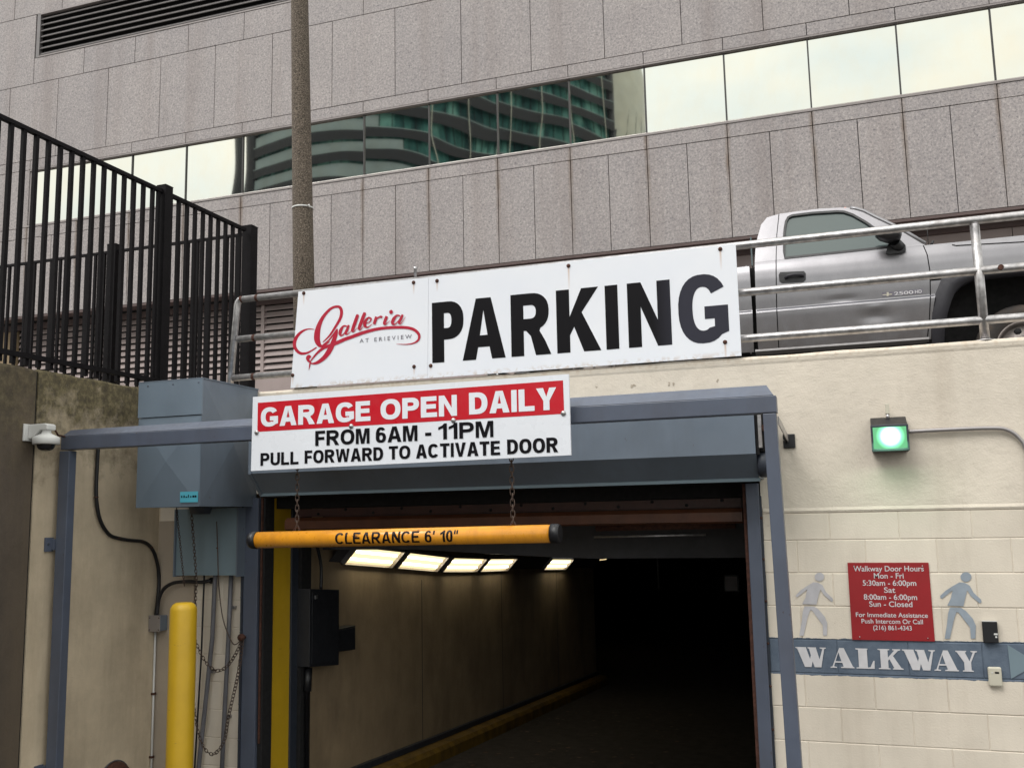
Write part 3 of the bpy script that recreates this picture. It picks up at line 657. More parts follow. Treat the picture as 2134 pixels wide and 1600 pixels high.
# script logo: ribbons of changing width
def lg(a, b_): return (-4.0821+.000573*a+.00000189*b_, 1.7409-.0000461*a-.000519*b_)
strokes = [
 [(405, 475, 8), (330, 466, 16), (250, 485, 28), (170, 540, 42), (110, 630, 52), (100, 720, 52), (135, 790, 48), (200, 835, 42), (290, 828, 30), (370, 788, 22), (440, 742, 18)],
 [(535, 665, 12), (640, 560, 28), (740, 410, 38), (800, 300, 44), (815, 215, 46), (795, 150, 44), (740, 132, 36), (650, 165, 38), (550, 270, 48), (480, 400, 66), (448, 530, 88), (450, 640, 88), (490, 715, 56), (545, 715, 30), (640, 655, 10)],
 [(540, 700, 14), (620, 640, 22), (700, 545, 26), (745, 480, 26)],
 [(752, 465, 16), (735, 540, 50), (690, 670, 70), (640, 780, 78), (570, 880, 66), (480, 955, 50), (400, 985, 30), (345, 970, 14), (395, 890, 24), (480, 800, 36), (570, 740, 44), (700, 695, 52), (850, 628, 52), (950, 592, 50), (1150, 520, 48), (1350, 470, 44), (1550, 450, 42), (1750, 450, 42), (1870, 480, 42), (1940, 550, 40), (1935, 625, 30), (1870, 675, 20), (1760, 695, 13), (1620, 690, 4)],
 [(350, 900, 34), (325, 880, 52), (305, 910, 52), (325, 950, 36), (360, 975, 14)], [(352, 950, 12), (338, 1010, 20), (325, 1085, 4)],
 [(900, 430, 18), (850, 425, 26), (808, 480, 46), (795, 545, 44), (830, 562, 18), (880, 500, 12)], [(925, 410, 30), (905, 470, 40), (880, 530, 40), (905, 548, 14), (960, 500, 7)],
 [(1062, 255, 30), (1048, 290, 48), (985, 470, 48), (978, 500, 30), (1000, 510, 14), (1050, 455, 6)], [(1165, 225, 30), (1152, 260, 48), (1085, 440, 48), (1078, 470, 30), (1100, 480, 14), (1160, 410, 6)],
 [(1165, 395, 10), (1235, 365, 14), (1255, 320, 24), (1218, 303, 22), (1172, 355, 44), (1165, 420, 44), (1205, 445, 20), (1270, 400, 8)],
 [(1335, 290, 40), (1300, 400, 44)], [(1318, 350, 8), (1360, 305, 18), (1395, 290, 30), (1418, 300, 32)],
 [(1485, 285, 40), (1450, 385, 42), (1470, 402, 16), (1530, 350, 6)],
 [(1680, 280, 18), (1630, 275, 26), (1585, 325, 44), (1568, 385, 44), (1605, 400, 18), (1660, 345, 12)], [(1715, 262, 28), (1690, 320, 38), (1662, 375, 38), (1690, 392, 14), (1755, 300, 6)]]
b_ = MB(); d_ = 0
for st in strokes:
    pts = spline(st, 7); L1, R2 = [], []
    for i, (x, y, w_) in enumerate(pts):
        xa, ya, _ = pts[max(0, i-1)]; xb, yb, _ = pts[min(len(pts)-1, i+1)]; dx, dy = xb-xa, yb-ya; l = math.hypot(dx, dy) or 1
        nx_, ny = -dy/l*w_/2, dx/l*w_/2
        d_ += .000004
        for lst, s_ in ((L1, 1), (R2, -1)):
            q = lg(x+nx_*s_, y+ny*s_); lst.append((q[0], YS-.001-.0004-d_, q[1]))
    b_.grid([L1, R2], False); d_ += .00008
q = lg(1548, 222); b_.add([(q[0]+.0155*math.cos(a*math.pi/8), YS-.0045, q[1]+.0155*math.sin(a*math.pi/8)) for a in range(16)], [tuple(range(16))])
b_.build('script_lettering', 'logo_red', s1)
q0, q1 = lg(1085, 675), lg(1840, 620)
btext('A T   E R I E V I E W', (q0[0]+q1[0])/2, 1.341, .043, YS-.0022, 'ink_grey', s1, q1[0]-q0[0], .006)

YQ = -1.20
s3 = thing('hours_sign', (-2.5, YQ, .35), 'white sign with red band reading GARAGE OPEN DAILY above the clearance bar', 'sign')
MB().prism([(-3.595, .336), (-1.496, .352), (-1.497, .812), (-3.590, .806)], 'y', YQ, YQ+.014).build('panel', 'sign_white', s3)
MB().add([(-3.552, YQ-.001, .581), (-1.529, YQ-.001, .587), (-1.531, YQ-.001, .778), (-3.552, YQ-.001, .766)], [(0, 1, 2, 3)]).build('red_band', 'red', s3)
word('GARAGE', -3.527, -2.752, .610, .733, YQ-.0025, 'sign_white', s3, .285, .225, .09)
word('OPEN', -2.684, -2.184, .611, .735, YQ-.0025, 'sign_white', s3, .285, .225, .09)
word('DAILY', -2.107, -1.572, .613, .741, YQ-.0025, 'sign_white', s3, .285, .225, .09)
word('FROM', -3.133, -2.758, .473, .566, YQ-.0025, 'ink', s3, .25, .195, .11)
word('6AM', -2.716, -2.440, .474, .568, YQ-.0025, 'ink', s3, .25, .195, .11)
word('-', -2.390, -2.350, .474, .568, YQ-.0025, 'ink', s3, .25, .2)
word('11PM', -2.305, -1.958, .475, .570, YQ-.0025, 'ink', s3, .25, .195, .11)
word('PULL', -3.525, -3.250, .366, .445, YQ-.0025, 'ink', s3, .25, .195, .11)
word('FORWARD', -3.207, -2.667, .368, .448, YQ-.0025, 'ink', s3, .25, .195, .11)
word('TO', -2.629, -2.487, .370, .450, YQ-.0025, 'ink', s3, .25, .195, .11)
word('ACTIVATE', -2.450, -1.918, .370, .452, YQ-.0025, 'ink', s3, .25, .195, .11)
word('DOOR', -1.875, -1.570, .372, .456, YQ-.0025, 'ink', s3, .25, .195, .11)
screws([(-3.557, .577), (-2.884, .583), (-2.208, .584), (-1.534, .59)], YQ, 'galv', s3, .016)

# ================================================================== STEEL PORTAL FRAME
pf = thing('entrance_portal', (-2.7, -1.08, -2.1), 'slate blue square steel portal standing in front of the garage door', 'portal')
YA = -1.12
bx('left_post', 'slate', pf, -5.21, -5.122, YA, YA+.068, -2.2, .532, .004)
MB().prism([(-.411, -2.2), (-.335, -2.2), (-.377, .537), (-.446, .537)], 'y', YA, YA+.085).build('right_post', 'slate', pf, .004)
bx('beam', 'slate', pf, -5.20, -.372, YA-.002, YA+.088, .540, .632, .004)
MB().add([(-5.20, YA+.006, .635), (-.385, YA+.006, .635), (-.425, YA+.086, .70), (-5.20, YA+.086, .685), (-5.20, YA+.087, .634), (-.385, YA+.087, .634)], [(0, 1, 2, 3), (1, 5, 2), (5, 4, 3, 2), (4, 0, 3)]).build('flashing', 'slate', pf)
for z in (-.105, -1.60):
    MB().box(-5.248, -5.236, YA-.06, YA+.01, z-.05, z+.045).box(-5.236, -5.21, YA-.01, YA+.03, z-.04, z+.035).build('wall_bracket', 'slate', pf)
    MB().lathe([(0, .004), (.008, .004), (.01, 0)], (-5.236, YA-.035, z), 'x', 8).build('bolt', 'dark_blue', pf)
MB().add([(-.374, -1.045, .525), (-.374, -1.045, .480), (-.392, -.02, .455), (-.392, -.02, .500), (-.368, -1.045, .525), (-.368, -1.045, .480), (-.386, -.02, .455), (-.386, -.02, .500)], [(0, 1, 2, 3), (4, 5, 6, 7), (0, 3, 7, 4), (1, 2, 6, 5), (0, 1, 5, 4), (2, 3, 7, 6)]).build('strap', 'metal_trim', pf)
bx('strap_plate', 'black_plastic', pf, -.420, -.346, -.016, -.002, .418, .508, .004)
MB().prism([(-.18, .50), (-.18, .46), (-.02, .455), (-.02, .505)], 'x', -.4085, -.401).build('strap_clip', 'black_plastic', pf)

# ================================================================== ROLLING DOOR HOUSING
hd = thing('door_housing', (-2.3, -.3, .2), 'grey blue sheet metal housing of the rolling door above the opening', 'housing')
MB().prism([(-.45, .365), (-.45, .70), (-.40, .72), (-.002, .72), (-.002, .225), (-.30, .225), (-.30, .213)], 'x', -4.10, -.555).build('hood', 'slate_light', hd)
MB().box(-4.11, -.548, -.312, -.295, .204, .2245).build('bottom_lip', 'slate_pale', hd)
MB().prism([(-.455, .36), (-.455, .72), (-.44, .72), (-.30, .215), (-.30, .20)], 'x', -4.125, -4.102).build('end_flange', 'slate_light', hd)
MB().box(-.552, -.50, -.40, -.01, .38, .72).box(-.552, -.535, -.43, -.40, .36, .62).build('end_plate', 'void', hd)
MB().prism([(-.44, .40), (-.44, .60), (-.42, .62), (-.36, .44), (-.39, .40)], 'x', -.535, -.515).build('bracket_arm', 'galv', hd)
MB().tube([(-.50, -.43, .52), (-.50, -.40, .52)], .02, 10).build('shaft_end', 'rust', hd)
MB().lathe([(0, -.035), (.075, -.035), (.085, -.02), (.085, .02), (.075, .035), (0, .035)], (-.52, -.33, .31), 'x', 20).build('drum_end', 'dark_blue', hd)
# motor cover
bo = thing('motor_cover', (-4.6, -.35, .14), 'large blue grey sheet metal box on the wall left of the sign', 'box')
XA, XB, YO, Z0, Z1 = -4.905, -4.355, -.70, .135, 1.045
def creased(cn, m, nm):
    """cn: four corners; a shallow pyramid from the crossing of the diagonals"""
    c = sum((Vector(v) for v in cn), Vector())/4; n = (Vector(cn[1])-Vector(cn[0])).cross(Vector(cn[3])-Vector(cn[0])).normalized()
    c = c+n*.030; MB().add([*cn, tuple(c)], [(0, 1, 4), (1, 2, 4), (2, 3, 4), (3, 0, 4)]).build(nm, m, bo)
bx('cover_top', 'slate_light', bo, XA-.003, XB+.003, YO-.003, -.001, Z1-.004, Z1+.004)
bx('body', 'slate_light', bo, XA+.01, XB-.01, YO+.02, -.001, Z0+.003, Z1-.006)
MB().box(XA-.002, XB+.002, YO-.002, YO+.012, Z1-.26, Z1-.005).build('upper_front', 'slate_lit', bo)
creased([(XA, YO+.006, Z0), (XB, YO+.006, Z0), (XB, YO+.006, Z1-.265), (XA, YO+.006, Z1-.265)], 'slate_lit', 'front_panel')
creased([(XB-.003, YO+.003, Z0), (XB-.003, -.002, Z0), (XB-.003, -.002, Z1), (XB-.003, YO+.003, Z1)], 'slate_light', 'side_panel')
for q_ in (.08, .30, .52): MB().lathe([(0, -.004), (.006, -.003), (.007, 0)], (XA+q_, YO-.002, Z1-.03), 'y', 8).build('screw', 'slate', bo)
bx('maker_label', 'cyan', bo, -4.515, -4.365, YO-.0045, YO-.0025, .165, .240)
lb = MB(); random.seed(3)
for i in range(7): lb.box(-4.505+i*.019, -4.505+i*.019+random.uniform(.008, .016), YO-.0055, YO-.0047, .198, .198+random.uniform(.008, .022))
lb.build('label_print', 'ink', bo)
MB().lathe([(0, -.05), (.07, -.05), (.085, 0)], (-4.62, -.33, .135), 'z', 16).build('sprocket_cover', 'dark_blue', bo)
pb = thing('chain_guard', (-4.7, -.1, -.38), 'pale blue grey sheet metal guard hanging below the motor cover', 'guard')
MB().prism([(-4.985, -.13), (-4.43, -.13), (-4.43, -.002), (-4.985, -.002)], 'z', -.375, .13).build('shell', 'slate_pale', pb)
bx('side_flange', 'slate_light', pb, -4.429, -4.418, -.15, -.002, -.385, .13); bx('side_flange', 'slate_light', pb, -4.997, -4.986, -.15, -.002, -.385, .13)

# ================================================================== DOOR OPENING
dr = thing('door_frame', (-2.5, .1, -2.2), 'door guides and rolled steel curtain in the garage opening', 'door frame')
bx('left_jamb', 'slate', dr, -4.428, -4.306, -.05, .30, -2.4, .20, .003)
bx('jamb_edge', 'dark_blue', dr, -4.445, -4.429, -.06, .0, -2.4, .30)
bx('guide_channel', 'void', dr, -4.305, -4.262, -.02, .10, -2.4, .20)
bx('guide_strip', 'rust', dr, -4.290, -4.278, -.035, -.021, -1.6, .20)
bx('yellow_reveal', 'yellow', dr, -4.344, -4.285, .14, .375, -2.4, .20)
bx('inner_guide', 'dark_blue', dr, -4.35, -4.27, .376, .47, -2.4, .2, .003)
bx('inner_guide', 'void', dr, -4.36, -4.24, .472, .62, -2.4, .2, .003)
bx('right_jamb', 'slate', dr, -.668, -.588, -.05, .10, -2.4, .20, .003)
bx('jamb_edge', 'rust', dr, -.690, -.669, -.03, .12, -2.4, .20)
bx('jamb_edge', 'dark_blue', dr, -.587, -.575, -.02, .006, -2.4, .12)
for i in range(9):
    z = -2.1+i*.26; MB().lathe([(0, -.007), (.007, -.006), (.009, 0)], (-.581, -.02, z), 'y', 8).build('bolt', 'rust', dr)
    MB().lathe([(0, -.007), (.007, -.006), (.009, 0)], (-4.437, -.06, z), 'y', 8).build('bolt', 'dark_blue', dr)
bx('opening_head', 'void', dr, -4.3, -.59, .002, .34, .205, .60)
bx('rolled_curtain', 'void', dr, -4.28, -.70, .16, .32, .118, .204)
ra = bx('angle_bar', 'rust_paint', dr, -4.10, -.72, .145, .158, .052, .112)
for i in range(14): MB().lathe([(0, -.009), (.009, -.008), (.012, 0)], (-3.9+i*.235, .145, .10 if i % 2 else .072), 'y', 8).build('bolt', 'void', dr)
MB().prism([(.07, -.040), (.10, -.052), (.18, -.03), (.18, .042), (.10, .046), (.07, .02)], 'x', -4.15, -.71).build('bottom_bar', 'rust_orange', dr)
MB().tube([(-1.75, .3, -.06), (-.78, .3, -.055)], .034, 12).build('torsion_pipe', 'rust', dr)
MB().tube([(-1.8, .42, -.135), (-1.0, .42, -.13)], .008, 8).build('conduit', 'galv', dr)
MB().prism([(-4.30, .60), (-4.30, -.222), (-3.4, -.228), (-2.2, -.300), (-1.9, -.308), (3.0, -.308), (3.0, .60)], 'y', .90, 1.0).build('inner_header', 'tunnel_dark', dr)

# ================================================================== CLEARANCE BAR, CHAINS
cb = thing('clearance_bar', (-2.6, -1.1, -.09), 'orange pipe bar reading CLEARANCE hanging on two chains across the entrance', 'bar')
A_, B_ = Vector((-3.655, -1.1, -.098)), Vector((-1.60, -1.1, -.083))
MB().tube([A_+(B_-A_)*.02, A_+(B_-A_)*.98], .0515, 28).build('pipe', 'orange', cb)
for P0, P1, P2 in ((A_, A_+(B_-A_)*.008, A_+(B_-A_)*.026), (B_, B_-(B_-A_)*.008, B_-(B_-A_)*.026)):
    MB().tube([P0, P1, P2], [.050, .0555, .0555], 28).build('end_cap', 'black_plastic', cb)
def onbar(txt, x0, x1):
    H = .074; raw = sum(RW[c] for c in txt)+.15*(len(txt)-1); k_ = (x1-x0)/raw; x = x0; zc_ = -.0965
    for c in txt:
        lw = RW[c]*k_; lp_ = glyph(c, lw, H, .0135, .012)
        dense = []
        for q in lp_:
            o_ = []
            for i in range(len(q)):
                a, e_ = q[i], q[(i+1) % len(q)]; nn = max(1, int(abs(a[1]-e_[1])/.008))
                o_ += [(a[0]+(e_[0]-a[0])*j/nn, a[1]+(e_[1]-a[1])*j/nn) for j in range(nn)]
            dense.append(o_)
        g2 = MB()
        def fn(a, b2, x=x):
            xx = x+a; ax = A_.z+(B_.z-A_.z)*(xx-A_.x)/(B_.x-A_.x); th_ = (b2-H/2)/.0535
            return (xx, -1.1-.0535*math.cos(th_), ax+.0535*math.sin(th_))
        # slice in z so the letters wrap the pipe
        bm = bmesh.new(); tri = tessellate_polygon([[Vector((p_[0], p_[1], 0)) for p_ in l_] for l_ in dense]); vs = [bm.verts.new((p_[0], p_[1], 0)) for l_ in dense for p_ in l_]
        for t3 in tri:
            try: bm.faces.new([vs[i] for i in t3])
            except ValueError: pass
        for j in range(1, 10):
            bmesh.ops.bisect_plane(bm, geom=bm.verts[:]+bm.edges[:]+bm.faces[:], plane_co=(0, H*j/10, 0), plane_no=(0, 1, 0))
        bm.verts.index_update(); g2.add([fn(v.co.x, v.co.y) for v in bm.verts], [tuple(v.index for v in f_.verts) for f_ in bm.faces]); bm.free()
        g2.build('letter', 'ink', cb); x += (RW[c]+.15)*k_
onbar('CLEARANCE', -3.018, -2.457); onbar("6'", -2.420, -2.360); onbar('10"', -2.320, -2.215)
def chain(mb, pts, ll=.036, wd=.011, r=.0032, flip=0):
    """links of a chain threaded along a path"""
    pts = [Vector(p_) for p_ in pts]; acc = 0; i = flip
    d = [0]
    for a, b2 in zip(pts, pts[1:]): d.append(d[-1]+(b2-a).length)
    pitch = ll*.74; s_ = 0; seg = 0
    while s_ < d[-1]:
        while seg < len(d)-2 and d[seg+1] < s_: seg += 1
        t_ = (s_-d[seg])/max(1e-6, d[seg+1]-d[seg]); p_ = pts[seg].lerp(pts[seg+1], t_); dr_ = (pts[seg+1]-pts[seg]).normalized()
        side = dr_.cross(Vector((0, 1, 0)));
        if side.length < .1: side = dr_.cross(Vector((1, 0, 0)))
        side.normalize(); alt = dr_.cross(side).normalized(); sd_ = side if i % 2 else (alt*.85+side*.5).normalized(); nn = dr_.cross(sd_).normalized()
        ring = []
        for k_ in range(12):
            a = 2*math.pi*k_/12; ring.append((math.cos(a)*wd, math.sin(a)*wd+math.copysign(ll/2-wd, math.sin(a)) if abs(math.sin(a)) > .01 else 0, a))
        v = []; 
        for (u_, w_, a) in ring:
            cpt = p_+sd_*u_+dr_*w_; rd = (sd_*math.cos(a)+dr_*math.sin(a)).normalized()
            for j in range(4): v.append(cpt+(rd*math.cos(j*math.pi/2)+nn*math.sin(j*math.pi/2))*r)
        f_ = [(k_*4+j, k_*4+(j+1) % 4, ((k_+1) % 12)*4+(j+1) % 4, ((k_+1) % 12)*4+j) for k_ in range(12) for j in range(4)]
        mb.add(v, f_, True); i += 1; s_ += pitch
    return mb
for x, nm in ((-3.318, 'left'), (-1.884, 'right')):
    c1 = thing('hanging_chain', (x, -1.1, .0), 'rusty chain holding the %s end of the orange clearance bar' % nm, 'chain', 'chains carrying the clearance bar')
    chain(MB(), [(x-.004, -1.1, .52), (x, -1.1, -.035)], .044, .0125, .0036).build('links', 'chain', c1)
    MB().torus((x, -1.1, -.045), .022, .004, 'y', 14, 6).build('eye_ring', 'rust', c1)

# wall side chains and cable
c2 = thing('pull_chain', (-4.7, -.2, -1), 'rusty hand chain looping beside the yellow bollard', 'chain')
def sag(a, b2, low, n=14, x_skew=0.0):
    o_ = []
    for i in range(n+1):
        t_ = i/n; q = 4*t_*(1-t_); base = a[2]+(b2[2]-a[2])*t_; o_.append((a[0]+(b2[0]-a[0])*t_, a[1]+(b2[1]-a[1])*t_, base-(max(a[2], b2[2])-low)*q if False else base+(low-(a[2]+b2[2])/2)*q))
    return o_
YC = -.20
chain(MB(), [(-4.728, YC-.1, .13), (-4.74, YC, -.4), (-4.75, YC, -.80)], .034).build('upper_run', 'chain', c2)
chain(MB(), sag((-4.75, YC, -.82), (-4.39, YC+.1, -.84), -1.07), .034).build('short_loop', 'chain', c2)
lo = spline([(-4.752, YC, -.83), (-4.755, YC, -1.1), (-4.73, YC, -1.35), (-4.665, YC, -1.57), (-4.57, YC, -1.655), (-4.47, YC, -1.57), (-4.43, YC, -1.38), (-4.395, YC+.06, -1.08), (-4.39, YC+.1, -.84)], 5)
chain(MB(), lo, .034).build('long_loop', 'chain', c2)
chain(MB(), [(-4.86, YC-.1, .13), (-4.85, YC, -.44)], .026, .008, .0025).build('thin_run', 'chain', c2)
MB().tube([(-4.405, -.045, -.835), (-4.405, -.1, -.835), (-4.39, -.12, -.82)], .012, 8).lathe([(0, -.03), (.025, -.03), (.025, .0)], (-4.40, -.09, -.83), 'y', 10).build('hook', 'rust', c2)
cbl = thing('sagging_rope', (-4.55, -.15, -.4), 'thin brown cord hanging across the guard to the jamb hook', 'cord')
MB().tube(spline([(-4.60, -.16, .03), (-4.585, -.16, -.2), (-4.575, -.15, -.45), (-4.545, -.13, -.70), (-4.47, -.12, -.865), (-4.43, -.11, -.875), (-4.395, -.1, -.83)], 6), .004, 6).build('cord', 'chain', cbl)
MB().lathe([(0, -.008), (.009, 0), (0, .01)], (-4.59, -.16, -.17), 'z', 8).build('knot', 'rust', cbl)

# ================================================================== CONDUITS AND BOXES BY THE LEFT CORNER
cd = thing('black_conduit', (-5.23, -.4, 0), 'dark flexible conduit curving down the cream side wall', 'conduit')
XC = -5.225
MB().tube(spline([(XC, -.735, .60), (XC, -.74, .40), (XC, -.735, .22), (XC, -.69, .06), (XC, -.60, -.045), (XC, -.50, -.08), (XC, -.36, -.10), (XC, -.22, -.115), (XC, -.13, -.16), (XC, -.07, -.24), (XC, -.03, -.36), (XC, -.005-.02, -.50), (XC, -.05, -.69)], 6), .014, 10).build('conduit', 'black_plastic', cd)
for y, z in ((-.735, .22), (-.50, -.08), (-.13, -.16)): MB().torus((XC, y, z), .013, .005, 'z', 12, 6).build('clip', 'rust', cd)
cd2 = thing('branch_conduit', (-5.1, -.05, -.4), 'dark conduit arching from the small grey box to the wall', 'conduit')
MB().tube(spline([(-5.19, -.08, -.68), (-5.175, -.08, -.56), (-5.13, -.08, -.48), (-5.04, -.08, -.435), (-4.92, -.07, -.425), (-4.80, -.06, -.43), (-4.735, -.05, -.42), (-4.73, -.015, -.42)], 6), .014, 10).build('conduit', 'black_plastic', cd2)
MB().lathe([(0, -.02), (.024, -.02), (.024, 0)], (-4.73, -.015, -.42), 'y', 12).build('end_fitting', 'black_plastic', cd2)
jb = thing('junction_box', (-5.2, -.05, -.74), 'small grey metal junction box in the corner behind the bollard', 'box')
MB().box(-5.249, -5.14, -.10, -.015, -.80, -.685).build('body', 'slate_light', jb, .004); MB().box(-5.246, -5.138, -.106, -.101, -.805, -.68).build('cover', 'metal_trim', jb, .002)
for q in (-5.235, -5.15):
    for z in (-.79, -.70): MB().lathe([(0, -.003), (.004, -.003), (.005, 0)], (q, -.106, z), 'y', 6).build('screw', 'rust', jb)
cd3 = thing('white_conduit', (-5.235, -.03, -1.5), 'thin pale conduit running down the corner below the grey box', 'conduit')
MB().tube([(-5.236, -.035, -.81), (-5.236, -.035, -2.2)], .0085, 8).build('conduit', 'white_plastic', cd3)
for z in (-1.28, -1.75): MB().box(-5.249, -5.222, -.05, -.02, z-.008, z+.008).build('clip', 'rust', cd3)
pp = thing('grey_pipe', (-4.74, -.04, -1.2), 'slanting grey pipe on the blocks, nearer the yellow bollard', 'pipe', 'grey pipes beside the door')
MB().tube([(-4.675, -.045, -.30), (-4.687, -.045, -.404), (-4.70, -.045, -.85), (-4.735, -.045, -1.2), (-4.80, -.045, -1.84), (-4.82, -.045, -2.2)], .017, 12).build('pipe', 'pipe_grey', pp)
for q in ((-4.725, -1.10),): MB().box(q[0]-.03, q[0]+.035, -.03, -.003, q[1]-.01, q[1]+.01).build('clamp', 'galv', pp)
pp = thing('grey_pipe', (-4.56, -.04, -1.2), 'upright grey pipe on the blocks, next to the door jamb', 'pipe', 'grey pipes beside the door')
MB().tube([(-4.54, -.045, -.30), (-4.555, -.045, -.85), (-4.58, -.045, -1.5), (-4.60, -.045, -2.2)], .017, 12).build('pipe', 'pipe_grey', pp)
for q in ((-4.55, -.62), (-4.575, -1.42)): MB().box(q[0]-.03, q[0]+.035, -.03, -.003, q[1]-.01, q[1]+.01).build('clamp', 'galv', pp)
pp = thing('dark_cable', (-4.89, -.03, -1.2), 'dark cable hanging straight down right behind the bollard', 'cable')
MB().tube([(-4.775, -.10, .12), (-4.775, -.06, -.40), (-4.80, -.04, -1.0), (-4.86, -.03, -2.2)], .007, 8).build('cable', 'black_plastic', pp)
# hose connection at the foot of the side wall
hc = thing('hose_connection', (-5.15, -.43, -1.84), 'round dark fitting with orange centre low on the side wall', 'fitting')
MB().lathe([(.165, 0), (.165, .02), (.15, .05), (.11, .065), (.08, .05), (.075, .03)], (-5.249, -.435, -1.86), 'x', 32).build('collar', 'rust', hc)
MB().lathe([(.075, .03), (.07, .06), (.04, .075), (0, .08)], (-5.249, -.435, -1.86), 'x', 24).build('orange_cap', 'orange', hc)
MB().torus((-5.240, -.435, -1.86), .172, .005, 'x', 32, 8).build('outer_ring', 'pipe_grey', hc)

# ================================================================== BOLLARD
bl = thing('bollard', (-4.436, -.85, -2.2), 'bright yellow round bollard in front of the chains', 'bollard')
xb, yb_, zt_ = -4.425, -.75, -.522
MB().lathe([(.090, -1.66), (.090, -.052), (.086, -.034), (.072, -.012), (.054, -.001), (0, .003)], (xb, yb_, zt_), 'z', 40).build('sleeve', 'yellow', bl)

# ================================================================== CAMERA DOME
dc = thing('security_camera', (-5.2, -1.3, .6), 'white dome security camera on the side wall left of the frame', 'camera')
bx('wall_plate', 'white_plastic', dc, -5.249, -5.235, -1.41, -1.27, .585, .70, .004)
MB().prism([(-5.235, .60), (-5.235, .698), (-5.10, .700), (-5.075, .692), (-5.075, .655), (-5.14, .655), (-5.205, .60)], 'y', -1.375, -1.295).build('arm', 'white_plastic', dc, .008)
cx_, cy_ = -5.118, -1.335
MB().lathe([(.030, .655), (.030, .640), (.036, .632), (.080, .610), (.086, .602), (.086, .565), (.080, .560), (.060, .560)], (cx_, cy_, 0), 'z', 32).build('housing', 'white_plastic', dc)
MB().lathe([(.058, .560), (.056, .545), (.045, .528), (.025, .518), (0, .515)], (cx_, cy_, 0), 'z', 28).build('dome', 'dome', dc)
MB().tube([(-5.09, -1.29, .66), (-5.15, -1.2, .635), (-5.16, -1.13, .63)], .007, 6).build('cable', 'rust', dc)

# ================================================================== WALL ITEMS AT THE RIGHT
fd = thing('flood_light', (.215, 0, .36), 'square floodlight glowing green on the cream wall', 'light')
MB().prism([(-.002, .365), (-.002, .575), (-.03, .582), (-.145, .530), (-.155, .515), (-.150, .372), (-.13, .362)], 'x', .112, .318).build('housing', 'black_plastic', fd, .004)
MB().add([(.120, -.1575, .382), (.310, -.1575, .382), (.310, -.1595, .512), (.120, -.1595, .512)], [(0, 1, 2, 3)]).build('lens', 'flood_lens', fd)
MB().box(.108, .119, -.164, -.145, .37, .522).box(.311, .322, -.164, -.145, .37, .522).box(.108, .322, -.1645, -.145, .366, .381).box(.108, .322, -.1645, -.145, .513, .524).build('rim', 'dark_blue', fd, .002)
MB().tube([(.215, -.05, .57), (.215, -.05, .60)], .011, 10).build('swivel', 'galv', fd); bx('photocell', 'beige_plastic', fd, .203, .227, -.062, -.038, .60, .665, .003)
pl = bpy.data.lights.new('lamp', 'AREA'); pl.energy = .5; pl.color = (.35, 1, .5); pl.size = .18; pl.size_y = .12; pl.shape = 'RECTANGLE'
plo = bpy.data.objects.new('lamp_light', pl); C.objects.link(plo); plo.parent = fd; plo.location = (0, -.17, .06); plo.rotation_euler = (rad(25), 0, 0)
cw = thing('steel_conduit', (.6, -.02, .48), 'pale steel conduit bending down from the floodlight', 'conduit')
MB().tube(spline([(.315, -.025, .488), (.55, -.025, .490), (.80, -.025, .487), (.88, -.025, .470), (.935, -.025, .42), (.965, -.025, .34), (.97, -.025, .1), (.97, -.025, -.5)], 6), .0125, 12).build('conduit', 'metal_trim', cw)
rs = thing('door_hours_sign', (.155, 0, -.77), 'red sign listing walkway door hours in white letters', 'sign')
MB().prism([(-.079, -.768), (.388, -.768), (.386, -.305), (-.078, -.304)], 'y', -.008, -.003).build('panel', 'red_dark', rs)
for tx, z, wd, sz in (('Walkway Door Hours', -.356, .402, .046), ('Mon - Fri', -.399, .170, .046), ('5:30am - 6:00pm', -.442, .305, .046), ('Sat', -.484, .064, .046), ('8:00am - 6:00pm', -.526, .303, .046), ('Sun - Closed', -.568, .245, .046),
                      ('For Immediate Assistance', -.630, .408, .038), ('Push Intercom Or Call', -.668, .348, .038), ('(216) 861-4343', -.706, .218, .038)):
    btext(tx, .1555, z, sz, -.0092, 'paint_white', rs, wd, .010)
screws([(-.04, -.325), (.35, -.325), (-.035, -.75), (.35, -.75)], -.008, 'galv', rs, .004, 'screw')
